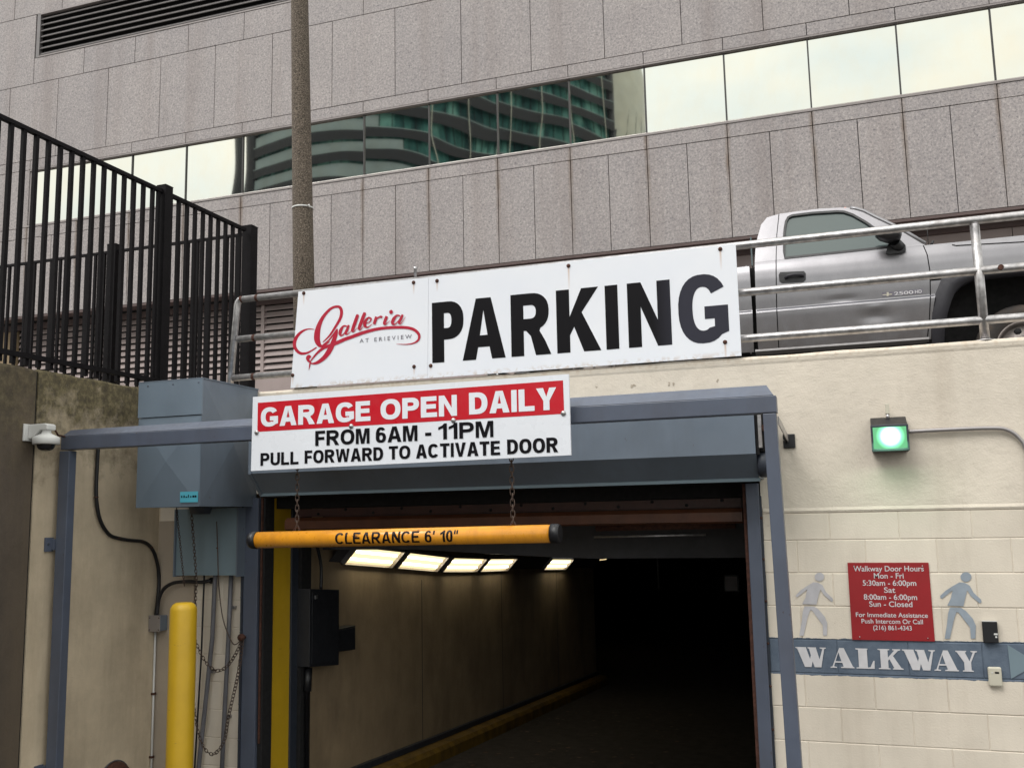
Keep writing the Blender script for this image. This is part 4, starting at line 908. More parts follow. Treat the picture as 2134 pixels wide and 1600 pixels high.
# painted walkway lettering and figures
wk = thing('walkway_lettering', (.1, 0, -.94), 'white painted word WALKWAY on the slate band of the block wall', 'painted lettering')
FAT = {
 'W': [[(0, 1), (0, .955), (.06, .925), (.285, 0), (.50, 0), (.545, .30), (.60, 0), (.82, 0), (.945, .925), (1, .955), (1, 1), (.80, 1), (.80, .955), (.885, .92), (.775, .40), (.68, .955), (.68, 1), (.40, 1), (.40, .955), (.45, .92), (.50, .60), (.465, .42), (.355, .955), (.355, 1)]],
 'A': [[(0, 0), (.27, 0), (.27, .045), (.155, .075), (.205, .26), (.50, .26), (.555, .075), (.44, .045), (.44, 0), (1, 0), (1, .045), (.94, .08), (.60, 1), (.41, 1), (.085, .07), (0, .045)], [(.225, .33), (.475, .33), (.365, .78)]],
 'L': [[(0, 0), (.98, 0), (1, .40), (.94, .40), (.76, .075), (.62, .06), (.62, .93), (.66, .955), (.66, 1), (.0, 1), (.0, .955), (.14, .93), (.14, .07), (0, .045)]],
 'K': [[(0, 0), (.50, 0), (.50, .045), (.42, .07), (.42, .42), (.48, .50), (.66, .07), (.60, .045), (.60, 0), (1.05, 0), (1.05, .045), (.96, .08), (.64, .66), (.86, .92), (.96, .955), (.96, 1), (.62, 1), (.62, .955), (.70, .93), (.42, .58), (.42, .93), (.50, .955), (.50, 1), (0, 1), (0, .955), (.10, .93), (.10, .07), (0, .045)]],
 'Y': [[(.28, 0), (.78, 0), (.78, .045), (.69, .07), (.69, .44), (.90, .92), (1, .955), (1, 1), (.70, 1), (.70, .955), (.80, .92), (.62, .50), (.44, .92), (.50, .955), (.50, 1), (0, 1), (0, .955), (.07, .92), (.37, .44), (.37, .07), (.28, .045)]]}
for ch, x0, x1 in (('W', -.4187, -.2375), ('A', -.216, -.077), ('L', -.065, .041), ('K', .0625, .196), ('W', .2008, .384), ('A', .3735, .507), ('Y', .4954, .6125)):
    MB().flat([[(x0+(x1-x0)*a, -.938+.119*b2) for a, b2 in l_] for l_ in FAT[ch]], lambda a, b2: (a, -.0045, b2)).build('letter', 'paint_white', wk)
ar = MB().flat([[(.778, -.779), (.93, -.88), (.782, -.972)]], lambda a, b2: (a, -.0045, b2)).build('painted_arrow', 'slate_pale', None)
tag(ar, 'pale blue arrow head painted at the right end of the band', 'painted arrow')
mats['fig_blue'] = M('fig_blue', (.255, .295, .345), .6, var=.10, vs=14); mats['fig_pale'] = M('fig_pale', (.46, .45, .475), .6, var=.10, vs=14)
def ic(a, b2): return (-.7441+.000772*a-.0000521*b2, -.2625+.0000207*a-.000799*b2)
torso = [(1690, 240), (1640, 268), (1590, 300), (1549, 340), (1552, 356), (1566, 362), (1640, 302), (1625, 360), (1600, 412), (1718, 420), (1735, 350), (1745, 305), (1770, 348), (1832, 402), (1848, 390), (1843, 370), (1792, 320), (1765, 268), (1730, 245)]
legs = [(1620, 424), (1700, 426), (1735, 450), (1785, 510), (1805, 560), (1800, 655), (1765, 655), (1760, 575), (1680, 465), (1668, 462), (1650, 520), (1620, 655), (1580, 655), (1595, 560), (1605, 470)]
def inset(poly, d):
    ar_ = sum(poly[i-1][0]*poly[i][1]-poly[i][0]*poly[i-1][1] for i in range(len(poly))); sg = 1 if ar_ > 0 else -1; o_ = []
    for i in range(len(poly)):
        a, b2, c2 = Vector(poly[i-1]), Vector(poly[i]), Vector(poly[(i+1) % len(poly)]); t_ = ((b2-a).normalized()+(c2-b2).normalized())
        t_ = t_.normalized() if t_.length > .3 else (c2-b2).normalized(); o_.append(tuple(b2+Vector((-t_.y, t_.x))*d*sg))
    return o_
head = [(1737+41*math.cos(a*math.pi/12), 205+38*math.sin(a*math.pi/12)) for a in range(24)]
for dx, m_, lab in ((0, 'fig_blue', 'blue grey painted walking figure right of the red hours sign'), (-.835, 'fig_pale', 'faded pale painted walking figure left of the red hours sign'), (.80, 'fig_pale', 'pale painted walking figure cut off at the right end of the wall')):
    g = thing('painted_figure', (.57+dx, 0, -.76), lab, 'painted figure', 'walking figures painted on the wall')
    for nm, lp_ in (('torso', torso), ('legs', legs), ('head', head)):
        MB().flat([[(ic(*q)[0]+dx, ic(*q)[1]) for q in inset(lp_, 2.5 if dx == 0 else 4.5)]], lambda a, b2: (a, -.0045, b2)).build(nm, m_, g)
cr_ = thing('card_reader', (.69, 0, -.77), 'black card reader box above the slate band', 'card reader')
bx('body', 'black_plastic', cr_, .650, .731, -.030, -.005, -.768, -.646, .004); bx('top_edge', 'white_plastic', cr_, .650, .731, -.028, -.006, -.6455, -.6425)
bx('light', 'white_plastic', cr_, .708, .728, -.0325, -.0305, -.722, -.712); bx('button', 'white_plastic', cr_, .714, .724, -.0325, -.0305, -.738, -.728)
it = thing('intercom', (.70, 0, -1.01), 'beige rounded intercom box at the lower edge of the slate band', 'intercom')
bx('body', 'beige_plastic', it, .660, .733, -.028, -.004, -1.016, -.905, .009); bx('display', 'ink', it, .696, .718, -.0295, -.0282, -.941, -.931); bx('button', 'white_plastic', it, .678, .686, -.0295, -.0282, -.940, -.934)

# ================================================================== TUNNEL LIGHTS AND BOXES
def cz(y):
    for (ya, a0, b0), (yb, a1, b1) in zip(cv, cv[1:]):
        if ya <= y <= yb: t_ = (y-ya)/(yb-ya); return a0+(a1-a0)*t_, b0+(b1-b0)*t_
    return cv[-1][1:]
wh = ['nearest', 'second', 'third', 'fourth', 'fifth, set apart from the row']
for i, (ya, yb2) in enumerate(((1.20, 2.19), (2.26, 3.27), (3.37, 4.42), (4.49, 5.50), (7.0, 8.15))):
    l_ = thing('ceiling_light', (-4.22, ya, cz(ya)[0]), ('%s glowing fluorescent light along the garage ramp wall' if i < 4 else '%s of glowing lights along the ramp wall') % wh[i], 'light', 'fluorescent lights in the garage ramp')
    a0, b0 = cz(ya); a1, b1 = cz(yb2); dx, dz = .147, .16; nrm = Vector((dz, 0, -dx)).normalized()
    def pt(y, u_, off):
        a, b2 = cz(y); return (-4.302+dx*u_+nrm.x*off, y, a+(b2-a)*u_+nrm.z*off)
    MB().add([pt(ya+.03, .05, .004), pt(yb2-.03, .05, .004), pt(yb2-.03, .95, .004), pt(ya+.03, .95, .004)], [(0, 1, 2, 3)]).build('reflector', 'troffer', l_)
    for u_ in (.30, .68): MB().tube([pt(ya+.10, u_, .018), pt(yb2-.10, u_, .018)], .012, 8).build('tube', 'tube', l_)
    fr = MB()
    for (y0_, y1_, ua, ub) in ((ya, ya+.03, 0, 1), (yb2-.03, yb2, 0, 1), (ya, yb2, 0, .05), (ya, yb2, .95, 1)):
        q = [pt(y0_, ua, 0), pt(y1_, ua, 0), pt(y1_, ub, 0), pt(y0_, ub, 0), pt(y0_, ua, .035), pt(y1_, ua, .035), pt(y1_, ub, .035), pt(y0_, ub, .035)]
        fr.add(q, [(0, 1, 2, 3), (4, 5, 6, 7), (0, 1, 5, 4), (1, 2, 6, 5), (2, 3, 7, 6), (3, 0, 4, 7)])
    fr.build('frame', 'metal_trim', l_)
for x, y, z in ((-5.21, 14, -.885),):
    fl_l = thing('far_ceiling_light', (x, y, z), 'small dim light hanging deep in the garage beyond the ramp wall', 'light')
    bx('housing', 'metal_trim', fl_l, x-.10, x+.10, y-.2, y+.2, z+.02, z+.06); bx('diffuser', 'troffer', fl_l, x-.08, x+.08, y-.18, y+.18, z+.004, z+.019)
    MB().tube([(x, y, z+.06), (x, y, -.60)], .008, 6).build('hanger', 'pipe_grey', fl_l)
eb = thing('electrical_box', (-4.2, .7, -1.1), 'dark electrical cabinet on the ramp wall inside the opening', 'electrical box')
MB().prism([(.46, -.515), (.93, -.554), (.93, -1.17), (.46, -1.12)], 'x', -4.30, -4.155).build('cabinet', 'cabinet', eb, .004)
MB().prism([(.49, -.54), (.90, -.575), (.90, -1.15), (.49, -1.10)], 'x', -4.154, -4.148).build('door', 'cabinet', eb)
bx('switch', 'galv', eb, -4.148, -4.142, .52, .56, -.60, -.57)
MB().tube(spline([(-4.22, .62, -.10), (-4.22, .68, -.2), (-4.22, .74, -.35), (-4.22, .74, -.54)], 5), .014, 8).build('conduit', 'black_plastic', eb)
MB().tube([(-4.22, .55, -1.14), (-4.22, .54, -1.32), (-4.22, .53, -1.321), (-4.22, .55, -2.3)], [.034, .034, .018, .018], 10).build('riser', 'black_plastic', eb)
eb2 = thing('small_box', (-4.2, 1.1, -1.0), 'smaller dark box on the ramp wall beside the electrical cabinet', 'electrical box')
MB().prism([(.96, -.885), (1.28, -.885), (1.28, -1.09), (.96, -1.07)], 'x', -4.30, -4.19).build('body', 'cabinet', eb2, .004); bx('lid', 'cabinet', eb2, -4.189, -4.183, .98, 1.26, -1.06, -.90)

# ================================================================== PICKUP TRUCK
tk = thing('pickup_truck', (1.0, 4.0, 1.02), 'silver regular cab pickup truck parked behind the pipe railing', 'truck')
YT = 3.0
prof_y = [(1.20, .12), (1.50, .085), (1.56, .055), (1.66, .022), (1.78, .0), (1.88, -.018), (1.925, -.022), (1.938, -.006), (1.955, .004), (2.05, -.006), (2.15, -.010), (2.25, -.006), (2.33, .008), (2.39, .030), (2.43, .055), (2.90, .20)]
def sy(z):
    for (a, ya), (b2, yb3) in zip(prof_y, prof_y[1:]):
        if z <= b2: t_ = max(0, (z-a)/(b2-a)); return YT+ya+(yb3-ya)*t_
    return YT+.2
def tp(x, z, d=0.0, dent=True):
    y = sy(z)
    if dent:
        y += .022*math.exp(-((x-.28)/.13)**2-((z-1.80)/.055)**2)-.010*math.exp(-((x-.28)/.05)**2-((z-1.885)/.02)**2)
        y += .012*math.exp(-((x+.02)/.11)**2-((z-1.985)/.022)**2)
    s_ = (y-CY)/(YT-CY); return (x*s_, y+d, z*s_)
YM = 8.0+.02                                         # mirror plane: far side y = YM - y
def both(fn, far=True):
    """rows of points on the near side, mirrored too"""
    return fn
def interp(tab, z):
    if z <= tab[0][0]: return tab[0][1]
    for (a, xa), (b2, xb2) in zip(tab, tab[1:]):
        if z <= b2: return xa+(xb2-xa)*(z-a)/(b2-a)
    return tab[-1][1]
def panel(zs, xl, xr, nxs, mir=False):
    rows = []
    for z in zs:
        a, b2 = interp(xl, z), interp(xr, z)
        r = [tp(a+(b2-a)*k_/nxs, z) for k_ in range(nxs+1)]
        if mir: r = [(x_, YM-y_, z_) for x_, y_, z_ in r]
        rows.append(r)
    return rows
def zr(a, b2, n): return [a+(b2-a)*i/n for i in range(n+1)]
DR = [(1.50, -.606), (1.95, -.604), (2.30, -.590), (2.42, -.584)]
DF = [(1.50, .690), (1.72, .729), (1.92, .752), (2.17, .767), (2.33, .755), (2.43, .725)]
lower = sorted(set(zr(1.545, 2.42, 44)+[1.925, 1.940, 1.955]))
gp = .0045
sh = lambda tab, d: [(a, b2+d) for a, b2 in tab]
roofline = [(-.532, 2.876), (-.35, 2.881), (-.156, 2.882), (.037, 2.868), (.12, 2.855), (.164, 2.843), (.238, 2.810), (.346, 2.733), (.465, 2.655), (.571, 2.578), (.744, 2.437)]
back = [(-.647, 2.855), (-.705, 2.79), (-.75, 2.653), (-.771, 2.555), (-.785, 2.42)]
win = [(-.505, 2.440), (-.502, 2.50), (-.495, 2.63), (-.484, 2.72), (-.467, 2.795), (-.445, 2.83), (-.41, 2.843), (-.223, 2.845), (.0, 2.832), (.06, 2.822), (.134, 2.784), (.243, 2.700), (.326, 2.622), (.42, 2.540), (.50, 2.470), (.515, 2.452), (.50, 2.444)]
def grow(poly, d):
    cx2 = sum(p_[0] for p_ in poly)/len(poly); cz2 = sum(p_[1] for p_ in poly)/len(poly); o_ = []
    n = len(poly)
    for i in range(n):
        a, b2, c2 = Vector(poly[i-1]), Vector(poly[i]), Vector(poly[(i+1) % n]); t_ = (c2-a).normalized(); nn = Vector((t_.y, -t_.x))
        if nn.dot(b2-Vector((cx2, cz2))) < 0: nn = -nn
        o_.append(tuple(b2+nn*d))
    return o_
for mir in (False, True):
    fl_ = (lambda p_: (p_[0], YM-p_[1], p_[2])) if mir else (lambda p_: p_)
    g = MB(); g.grid(panel(lower, sh(DR, gp), sh(DF, -gp), 46, mir)); door = g.build('door', 'silver', tk)
    # door handle
    hb = MB(); pts = [(-.553, 2.30), (-.335, 2.288), (-.318, 2.265), (-.322, 2.205), (-.345, 2.182), (-.545, 2.192), (-.565, 2.215), (-.567, 2.275)]
    hb.flat([pts], lambda a, b2: fl_(tp(a, b2, -.006)));  hb.add([fl_(tp(a, b2, -.006)) for a, b2 in pts]+[fl_(tp(a, b2, .01)) for a, b2 in pts], [(i, (i+1) % 8, 8+(i+1) % 8, 8+i) for i in range(8)])
    hd_ = hb.build('handle', 'black_plastic', door)
    hb = MB(); hb.tube([fl_(tp(-.51, 2.235, -.012)), fl_(tp(-.48, 2.252, -.030)), fl_(tp(-.42, 2.256, -.036)), fl_(tp(-.36, 2.250, -.028)), fl_(tp(-.345, 2.24, -.010))], .014, 8); hb.build('pull', 'flare', door)
    g = MB(); g.torus(fl_(tp(-.44, 2.236, -.007)), .0, .0, 'y', 4, 3) if False else None
    # cab rear corner below belt
    g.grid(panel(lower, [(1.5, -.792), (1.71, -.80), (2.13, -.793), (2.42, -.785)], sh(DR, -gp), 6, mir)); g.build('cab_side', 'silver', tk)
    # upper cab side with window hole
    g = MB(); outer = [(-.785, 2.421), (.735, 2.421)]+[(.744, 2.437)]+roofline[-2::-1]+back[:-1]
    g.flat([outer, grow(win, .014)], lambda a, b2: fl_(tp(a, b2, 0, False))); g.build('cab_upper', 'silver', tk)
    g = MB(); ow, iw = grow(win, .014), grow(win, -.006); n = len(win)
    g.add([fl_(tp(a, b2, -.005, False)) for a, b2 in ow]+[fl_(tp(a, b2, -.005, False)) for a, b2 in iw]+[fl_(tp(a, b2, .01, False)) for a, b2 in ow]+[fl_(tp(a, b2, .02, False)) for a, b2 in iw],
          [(i, (i+1) % n, n+(i+1) % n, n+i) for i in range(n)]+[(i, (i+1) % n, 2*n+(i+1) % n, 2*n+i) for i in range(n)]+[(n+i, n+(i+1) % n, 3*n+(i+1) % n, 3*n+i) for i in range(n)]); g.build('window_seal', 'black_plastic', tk)
    g = MB(); g.flat([win], lambda a, b2: fl_(tp(a, b2, .015, False))); g.build('window_glass', 'car_glass', tk)
    g = MB(); g.grid([[fl_(tp(x_, 1.939, -.0005)) for x_ in (-3.2, -2.9, -2.3, -.84)], [fl_(tp(x_, 1.951, -.001)) for x_ in (-3.2, -2.9, -2.3, -.84)]], False); g.grid([[fl_(tp(-.79+1.58*i/40, z_, -.001)) for i in range(41)] for z_ in (1.939, 1.951)], False); g.build('crease_shade', 'ink_faded', tk)  # thin ink strip paints the shade along the body crease
    # door seam above belt
    g = MB(); sm = [(-.584, 2.42), (-.578, 2.50), (-.563, 2.674), (-.532, 2.876)]
    g.grid([[fl_(tp(a-.0035, b2, -.0015, False)) for a, b2 in sm], [fl_(tp(a+.0035, b2, -.0015, False)) for a, b2 in sm]], False); g.build('door_seam', 'ink', tk)
    # fender: rear sliver, top, front
    FL = [(1.50, .728), (1.64, .738), (1.783, .760), (1.952, .797), (2.105, .868), (2.125, .95)]
    g = MB(); g.grid(panel([z for z in lower if z < 2.10], sh(DF, gp), FL, 3, mir))
    XE = 2.55
    g.grid(panel(zr(2.12, 2.42, 16), sh(DF, gp), [(2.1, XE), (2.30, XE-.01), (2.42, XE-.04)], 30, mir))
    g.grid(panel([z for z in lower if z < 2.13], [(a, 2.95-b2) for a, b2 in FL], [(1.5, XE), (2.13, XE)], 4, mir)); g.build('fender', 'silver', tk)
    # flare
    fo = [(.735, 1.50), (.740, 1.64), (.757, 1.783), (.793, 1.952), (.864, 2.108), (.90, 2.124), (1.0, 2.13), (1.15, 2.128), (1.475, 2.128)]
    fi = [(.835, 1.50), (.850, 1.62), (.885, 1.772), (.925, 1.88), (.965, 1.965), (1.03, 2.025), (1.121, 2.066), (1.28, 2.075), (1.475, 2.076)]
    fo2, fi2 = fo+[(2.95-a, b2) for a, b2 in fo[-2::-1]], fi+[(2.95-a, b2) for a, b2 in fi[-2::-1]]
    r1 = [fl_(tp(a, b2, -.002, False)) for a, b2 in fo2]; r2 = [fl_(tp(a*.5+c2*.5, b2*.5+d2*.5, -.035, False)) for (a, b2), (c2, d2) in zip(fo2, fi2)]; r3 = [fl_(tp(a, b2, -.03, False)) for a, b2 in fi2]; r4 = [fl_(tp(a, b2, .12, False)) for a, b2 in fi2]
    g = MB(); g.grid([r1, r2, r3, r4]); g.build('wheel_arch_flare', 'flare', tk)
    # bed side
    BZ = sorted(set([z for z in lower if z < 2.39]+[2.385, 2.39]))
    bl_ = [(1.5, -3.28), (2.42, -3.28)]; br = [(1.53, -.838), (1.92, -.832), (2.13, -.835), (2.40, -.838)]
    g = MB(); g.grid(panel([z for z in BZ if z >= 1.95], bl_, br, 20, mir)); ax = [(1.5, -2.0), (1.7, -2.02), (1.85, -2.10), (1.955, -2.28)]
    g.grid(panel([z for z in BZ if z <= 1.96], ax, br, 8, mir)); g.grid(panel([z for z in BZ if z <= 1.96], bl_, [(a, -4.82-b2) for a, b2 in ax], 6, mir)); g.build('bed_side', 'silver', tk)
    g = MB(); g.grid([[fl_(tp(x_, 2.39)) for x_ in (-3.28, -.838)], [fl_((tp(x_, 2.39)[0], tp(x_, 2.39)[1]+.07, tp(x_, 2.39)[2]+.006)) for x_ in (-3.28, -.838)], [fl_((tp(x_, 2.39)[0], tp(x_, 2.39)[1]+.075, tp(x_, 1.9)[2])) for x_ in (-3.28, -.838)]], False); g.build('bed_rail', 'flare', tk)
    # running board sill
    g = MB(); g.grid([[fl_((x_, 3.05, 1.575)) for x_ in (-.83, .72)], [fl_((x_, 3.045, 1.556)) for x_ in (-.83, .72)], [fl_((x_, 3.12, 1.53)) for x_ in (-.83, .72)]], False); g.build('sill', 'silver_dark', tk)
    # wheels
    for wx in (1.50, -2.44):
        wl = bpy.data.objects.new('wheel', None); C.objects.link(wl); wl.parent = tk; wl.location = Vector((wx, 3.10 if not mir else YM-3.10, 1.425))-tk.location
        s_ = -1 if not mir else 1; cw_ = (wx, 3.10 if not mir else YM-3.10, 1.425)
        MB().lathe([(.235, s_*.02), (.27, s_*.035), (.33, s_*.04), (.375, s_*.02), (.395, s_*-.03), (.398, s_*-.12), (.39, s_*-.19), (.33, s_*-.22), (.22, s_*-.2)], cw_, 'y', 40).build('tyre', 'rubber', wl)
        rm = MB(); rm.lathe([(.236, s_*.018), (.240, s_*.032), (.226, s_*.034), (.214, s_*.018), (.205, s_*-.02), (.19, s_*-.028), (.13, s_*.012), (.085, s_*.02), (.08, s_*.045), (.05, s_*.06), (0, s_*.062)], cw_, 'y', 36); rm.build('rim', 'rim', wl)
        for k_ in range(8):
            a = 2*math.pi*k_/8+.3; MB().lathe([(0, s_*.016), (.028, s_*.014), (.032, s_*-.012)], (cw_[0]+.155*math.cos(a), cw_[1], cw_[2]+.155*math.sin(a)), 'y', 10).build('hole', 'void', wl)
        for k_ in range(8):
            a = 2*math.pi*k_/8; MB().lathe([(0, s_*.045), (.009, s_*.043), (.012, s_*.02)], (cw_[0]+.10*math.cos(a), cw_[1], cw_[2]+.10*math.sin(a)), 'y', 8).build('lug_nut', 'chrome', wl)
    # mirror
    mb = MB(); c0 = tp(.43, 2.49, 0, False); mp_ = [(.300, 2.585), (.33, 2.60), (.44, 2.60), (.50, 2.575), (.535, 2.52), (.515, 2.47), (.42, 2.455), (.335, 2.495), (.305, 2.53)]
    ring = lambda d, k_: [fl_((c0[0]+(a-.42)*k_, 2.90+d, 2.53+(b2-2.53)*k_)) for a, b2 in mp_]
    sc_ = [ring(.10, .55), ring(.08, .9), ring(.04, 1.0), ring(-.04, .98), ring(-.09, .86), ring(-.11, .55)]
    n = len(mp_); mb.add([p_ for r in sc_ for p_ in r], [(i*n+k_, i*n+(k_+1) % n, (i+1)*n+(k_+1) % n, (i+1)*n+k_) for i in range(5) for k_ in range(n)]+[tuple(range(n)), tuple(range(5*n, 6*n))], True)
    mb.tube([fl_((c0[0]+.05, 2.94, 2.47)), fl_((c0[0]+.09, 3.02, 2.43)), fl_((c0[0]+.10, 3.08, 2.44))], [.05, .045, .05], 10)
    ft = [(.40, 2.385), (.42, 2.37), (.54, 2.372), (.572, 2.40), (.573, 2.44), (.53, 2.50), (.47, 2.52), (.42, 2.46)]
    mb.add([fl_((a+.005, 3.0, b2)) for a, b2 in ft]+[fl_((a+.005, 3.10, b2)) for a, b2 in ft], [tuple(range(8)), tuple(range(8, 16))]+[(i, (i+1) % 8, 8+(i+1) % 8, 8+i) for i in range(8)])
    mb.build('mirror', 'black_plastic', tk)
    hl = bx('headlight', 'chrome', tk, XE-.1, XE+.06, 3.08 if not mir else YM-3.5, 3.5 if not mir else YM-3.08, 2.13, 2.32, .02)
# roof, windshield, rear wall across the truck
def across(tab, crown, n=10):
    rows = []
    for a, b2 in tab:
        p_ = tp(a, b2, 0, False); r = []
        for i in range(n+1):
            t_ = i/n; y_ = p_[1]+(YM-2*p_[1])*t_; r.append((p_[0], y_, p_[2]+crown*(1-(2*t_-1)**4)))
        rows.append(r)
    return rows
tb = [(-.785, 2.42)]+back[-2::-1]
MB().grid(across(tb, .004)).build('cab_back', 'silver', tk)
MB().grid(across([back[0]]+roofline[:6], .035)).build('roof', 'silver', tk)
g = MB(); wsr = []
for a, b2 in roofline[5:]:
    p_ = tp(a, b2, 0, False); wsr.append([(p_[0]+.10*(1-(2*i/10-1)**2), p_[1]+.03+(YM-2*p_[1]-.06)*i/10, p_[2]-.012) for i in range(11)])
g.grid(wsr); g.build('windshield', 'car_glass', tk)
for mir in (0, 1):
    g = MB(); g.tube([((p_ := tp(a, b2, .012, False))[0], p_[1] if not mir else YM-p_[1], p_[2]) for a, b2 in roofline[4:]], .022, 8); g.build('windshield_pillar', 'silver', tk)
bx('rear_window', 'car_glass', tk, -.86, -.845, 3.5, 4.5, 2.52, 2.82)
hr = []
for x_, z_ in ((.745, 2.425), (1.0, 2.425), (1.5, 2.40), (2.1, 2.37), (2.45, 2.33), (2.56, 2.27)):
    hr.append([(x_*1.01, 3.06+(YM-6.12)*i/12, z_*1.004+.05*(1-(2*i/12-1)**4)) for i in range(13)])
MB().grid(hr).build('hood', 'silver', tk)
g = MB(); g.tube([tp(.97, 2.40, -.004), tp(1.0, 2.388, -.004), tp(1.55, 2.36, -.004), tp(2.3, 2.33, -.004)], .004, 6); g.build('hood_seam', 'ink', tk)
bx('cowl', 'black_plastic', tk, .72, .80, 3.3, 4.7, 2.43, 2.47); MB().tube([(.80, 3.10, 2.44), (.825, 3.10, 2.48)], .012, 6).build('washer_nozzle', 'black_plastic', tk)
MB().tube([(.80, 3.35, 2.44), (.80, 3.35, 2.75)], .003, 6).build('aerial', 'black_plastic', tk)
bx('grille', 'flare', tk, 2.53, 2.60, 3.45, 4.57, 1.98, 2.28, .01); bx('front_bumper', 'chrome', tk, 2.50, 2.72, 3.04, 4.98, 1.58, 1.82, .03)
bx('tailgate', 'silver', tk, -3.46, -3.42, 3.12, 4.90, 1.60, 2.40, .01); bx('bed_front', 'silver_dark', tk, -.885, -.870, 3.10, 4.92, 1.55, 2.43)
bx('bed_floor', 'flare', tk, -3.42, -.89, 3.12, 4.90, 1.60, 1.64); bx('rear_bumper', 'chrome', tk, -3.62, -3.48, 3.08, 4.94, 1.42, 1.58, .02)
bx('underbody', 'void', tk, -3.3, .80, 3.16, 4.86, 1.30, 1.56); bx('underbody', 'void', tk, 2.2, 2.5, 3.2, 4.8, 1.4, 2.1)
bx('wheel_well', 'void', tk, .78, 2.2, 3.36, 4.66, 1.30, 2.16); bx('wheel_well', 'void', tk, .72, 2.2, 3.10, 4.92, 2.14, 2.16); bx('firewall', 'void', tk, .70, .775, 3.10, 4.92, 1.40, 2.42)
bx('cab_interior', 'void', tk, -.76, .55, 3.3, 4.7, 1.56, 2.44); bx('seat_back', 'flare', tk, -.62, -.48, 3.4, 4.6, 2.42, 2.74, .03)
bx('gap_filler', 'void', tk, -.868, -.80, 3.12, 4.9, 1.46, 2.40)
MB().lathe([(.016, 0), (.014, .008), (.008, .012), (0, .013)], (.075, 3.34, 2.955), 'z', 12).build('roof_marker', 'amber', tk)
btg = MB()
def tside(loops, d=-.006): return MB().flat(loops, lambda a, b2: tp(a, b2, d))
tside([[(.345, 2.016), (.694, 2.016), (.690, 1.972), (.341, 1.972)]], -.003).build('badge', 'ink_grey', tk)
bo_ = [(.350, 1.994), (.385, 1.994), (.385, 2.012), (.402, 2.012), (.402, 1.994), (.432, 1.994), (.428, 1.986), (.400, 1.986), (.400, 1.976), (.383, 1.976), (.383, 1.986), (.346, 1.986)]
tside([bo_], -.0045).build('bow_tie_emblem', 'beige_plastic', tk)
for tx, xc_, wd_ in (('2500', .53, .165), ('HD', .655, .058)):
    btext(tx, xc_, 1.978, .043, 0, 'paint_white', tk, wd_, .02, 'badge_lettering')
    o = tk.children[-1]
for o in tk.children:
    if o.name.startswith('badge_lettering'):
        for v in o.data.vertices:
            q = tp(v.co.x+tk.location.x, v.co.z+tk.location.z, -.0055); v.co = Vector(q)-tk.location

# ================================================================== TOWER ACROSS THE STREET (seen mirrored in the windows)
def mirp(x, y): return (x, 2*YB-y)
ot = thing('office_tower', (-60, -100, -1.66), 'dark glass office tower with curved floor bands, mirrored in the window band', 'building')
fp = spline([mirp(-84.5, 115), mirp(-72.1, 112), mirp(-63.8, 114), mirp(-56.6, 120), mirp(-49.6, 130), mirp(-41.3, 142), mirp(-36.6, 150)], 5)
cen = Vector((-75, 2*YB-165))
def offs(p_, d): v = (Vector(p_)-cen).normalized(); return (p_[0]+v.x*d, p_[1]+v.y*d)
H0, FH = -1.66, 3.75
nF = 26
for f_ in range(nF):
    z = H0+f_*FH
    def strip(d, za, zb, nm, m_, pts=fp):
        MB().grid([[(*offs(p_, d), za) for p_ in pts], [(*offs(p_, d), zb) for p_ in pts]], False).build(nm, m_, ot)
    strip(0, z, z+3.75, 'window_band', 'tower_glass'); strip(1.0, z, z+1.6, 'spandrel_band', 'tower_dark')
    k_ = 10+(f_*3 % 5); strip(.62, z+1.75, z+3.5, 'sunshade', 'tower_pale', fp[:k_+2]); strip(1.02, z+1.62, z+1.74, 'ledge', 'tower_pale')
fn_ = MB(); fd_ = MB(); i_ = 0; acc = 0.0
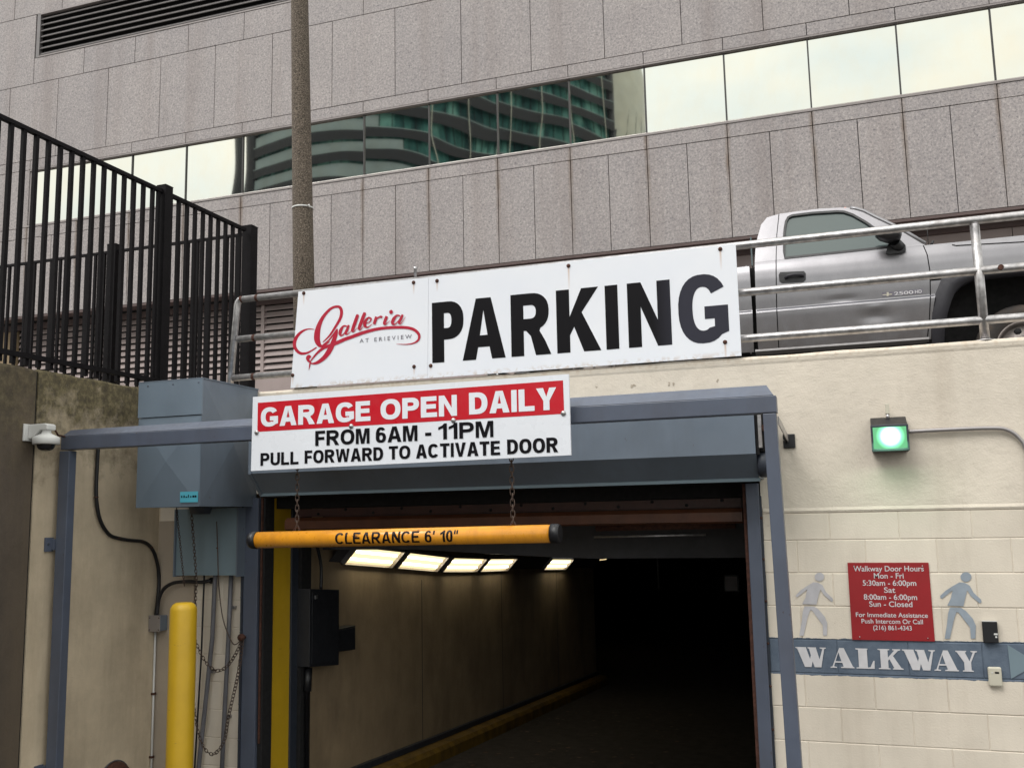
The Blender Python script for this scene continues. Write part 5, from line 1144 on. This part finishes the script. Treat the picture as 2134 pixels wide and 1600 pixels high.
for i in range(len(fp)-1):
    l_ = math.hypot(fp[i+1][0]-fp[i][0], fp[i+1][1]-fp[i][1]); nn = max(1, round(l_/1.6))
    for j in range(nn):
        t_ = j/nn; p_ = (fp[i][0]+(fp[i+1][0]-fp[i][0])*t_, fp[i][1]+(fp[i+1][1]-fp[i][1])*t_); q0_, q1_ = offs(p_, 0), offs(p_, .12)
        fd_.tube([(*q1_, H0), (*q1_, H0+nF*FH)], .05, 4, False)
        if i_ % 4 == 0 and i > 13: q1_ = offs(p_, 1.3); fn_.tube([(*q1_, H0), (*q1_, H0+nF*FH)], .07, 4, False)
        i_ += 1
fn_.build('fins', 'tower_white', ot); fd_.build('window_bars', 'tower_dark', ot)
for q_ in (fp[0], fp[-1]): MB().tube([(*offs(q_, .2), H0), (*offs(q_, .2), H0+nF*FH)], 1.3 if q_ is fp[0] else .7, 10).build('corner_pier', 'tower_dark', ot)
MB().add([(fp[0][0], fp[0][1], H0), (fp[0][0]-2, fp[0][1]-50, H0), (fp[0][0]-2, fp[0][1]-50, H0+nF*FH), (fp[0][0], fp[0][1], H0+nF*FH)], [(0, 1, 2, 3)]).add([(fp[-1][0], fp[-1][1], H0), (fp[0][0], fp[0][1]-50, H0), (fp[0][0], fp[0][1]-50, H0+nF*FH), (fp[-1][0], fp[-1][1], H0+nF*FH)], [(0, 1, 2, 3)]).build('side_wall', 'tower_dark', ot)
dt = thing('lattice_tower', (-40, -150, -1.66), 'pale round tower with a steel lattice, mirrored at the end of the dark tower', 'building')
cx3, cy3 = mirp(-52.5, 176); 
MB().lathe([(18, 0), (18, 55), (17.4, 75), (16.2, 90), (14, 100), (0, 104)], (cx3, cy3, H0), 'z', 48).build('drum', 'tower_white', dt)
lt = MB()
for s_ in (1, -1):
    for k_ in range(24):
        pts = []
        for j in range(16):
            z = j*6.4; r_ = 18.2 if z < 55 else 18.2-(z-55)**1.6*.0085; a = 2*math.pi*k_/40+s_*z*.012; pts.append((cx3+r_*math.cos(a), cy3+r_*math.sin(a), H0+z))
        lt.tube(pts, .28, 4, False)
for j in range(28):
    z = 2+j*3.5; r_ = 18.15 if z < 55 else 18.15-(z-55)**1.6*.0085; lt.torus((cx3, cy3, H0+z), r_, .26, 'z', 40, 4)
lt.build('lattice', 'tower_dark', dt)
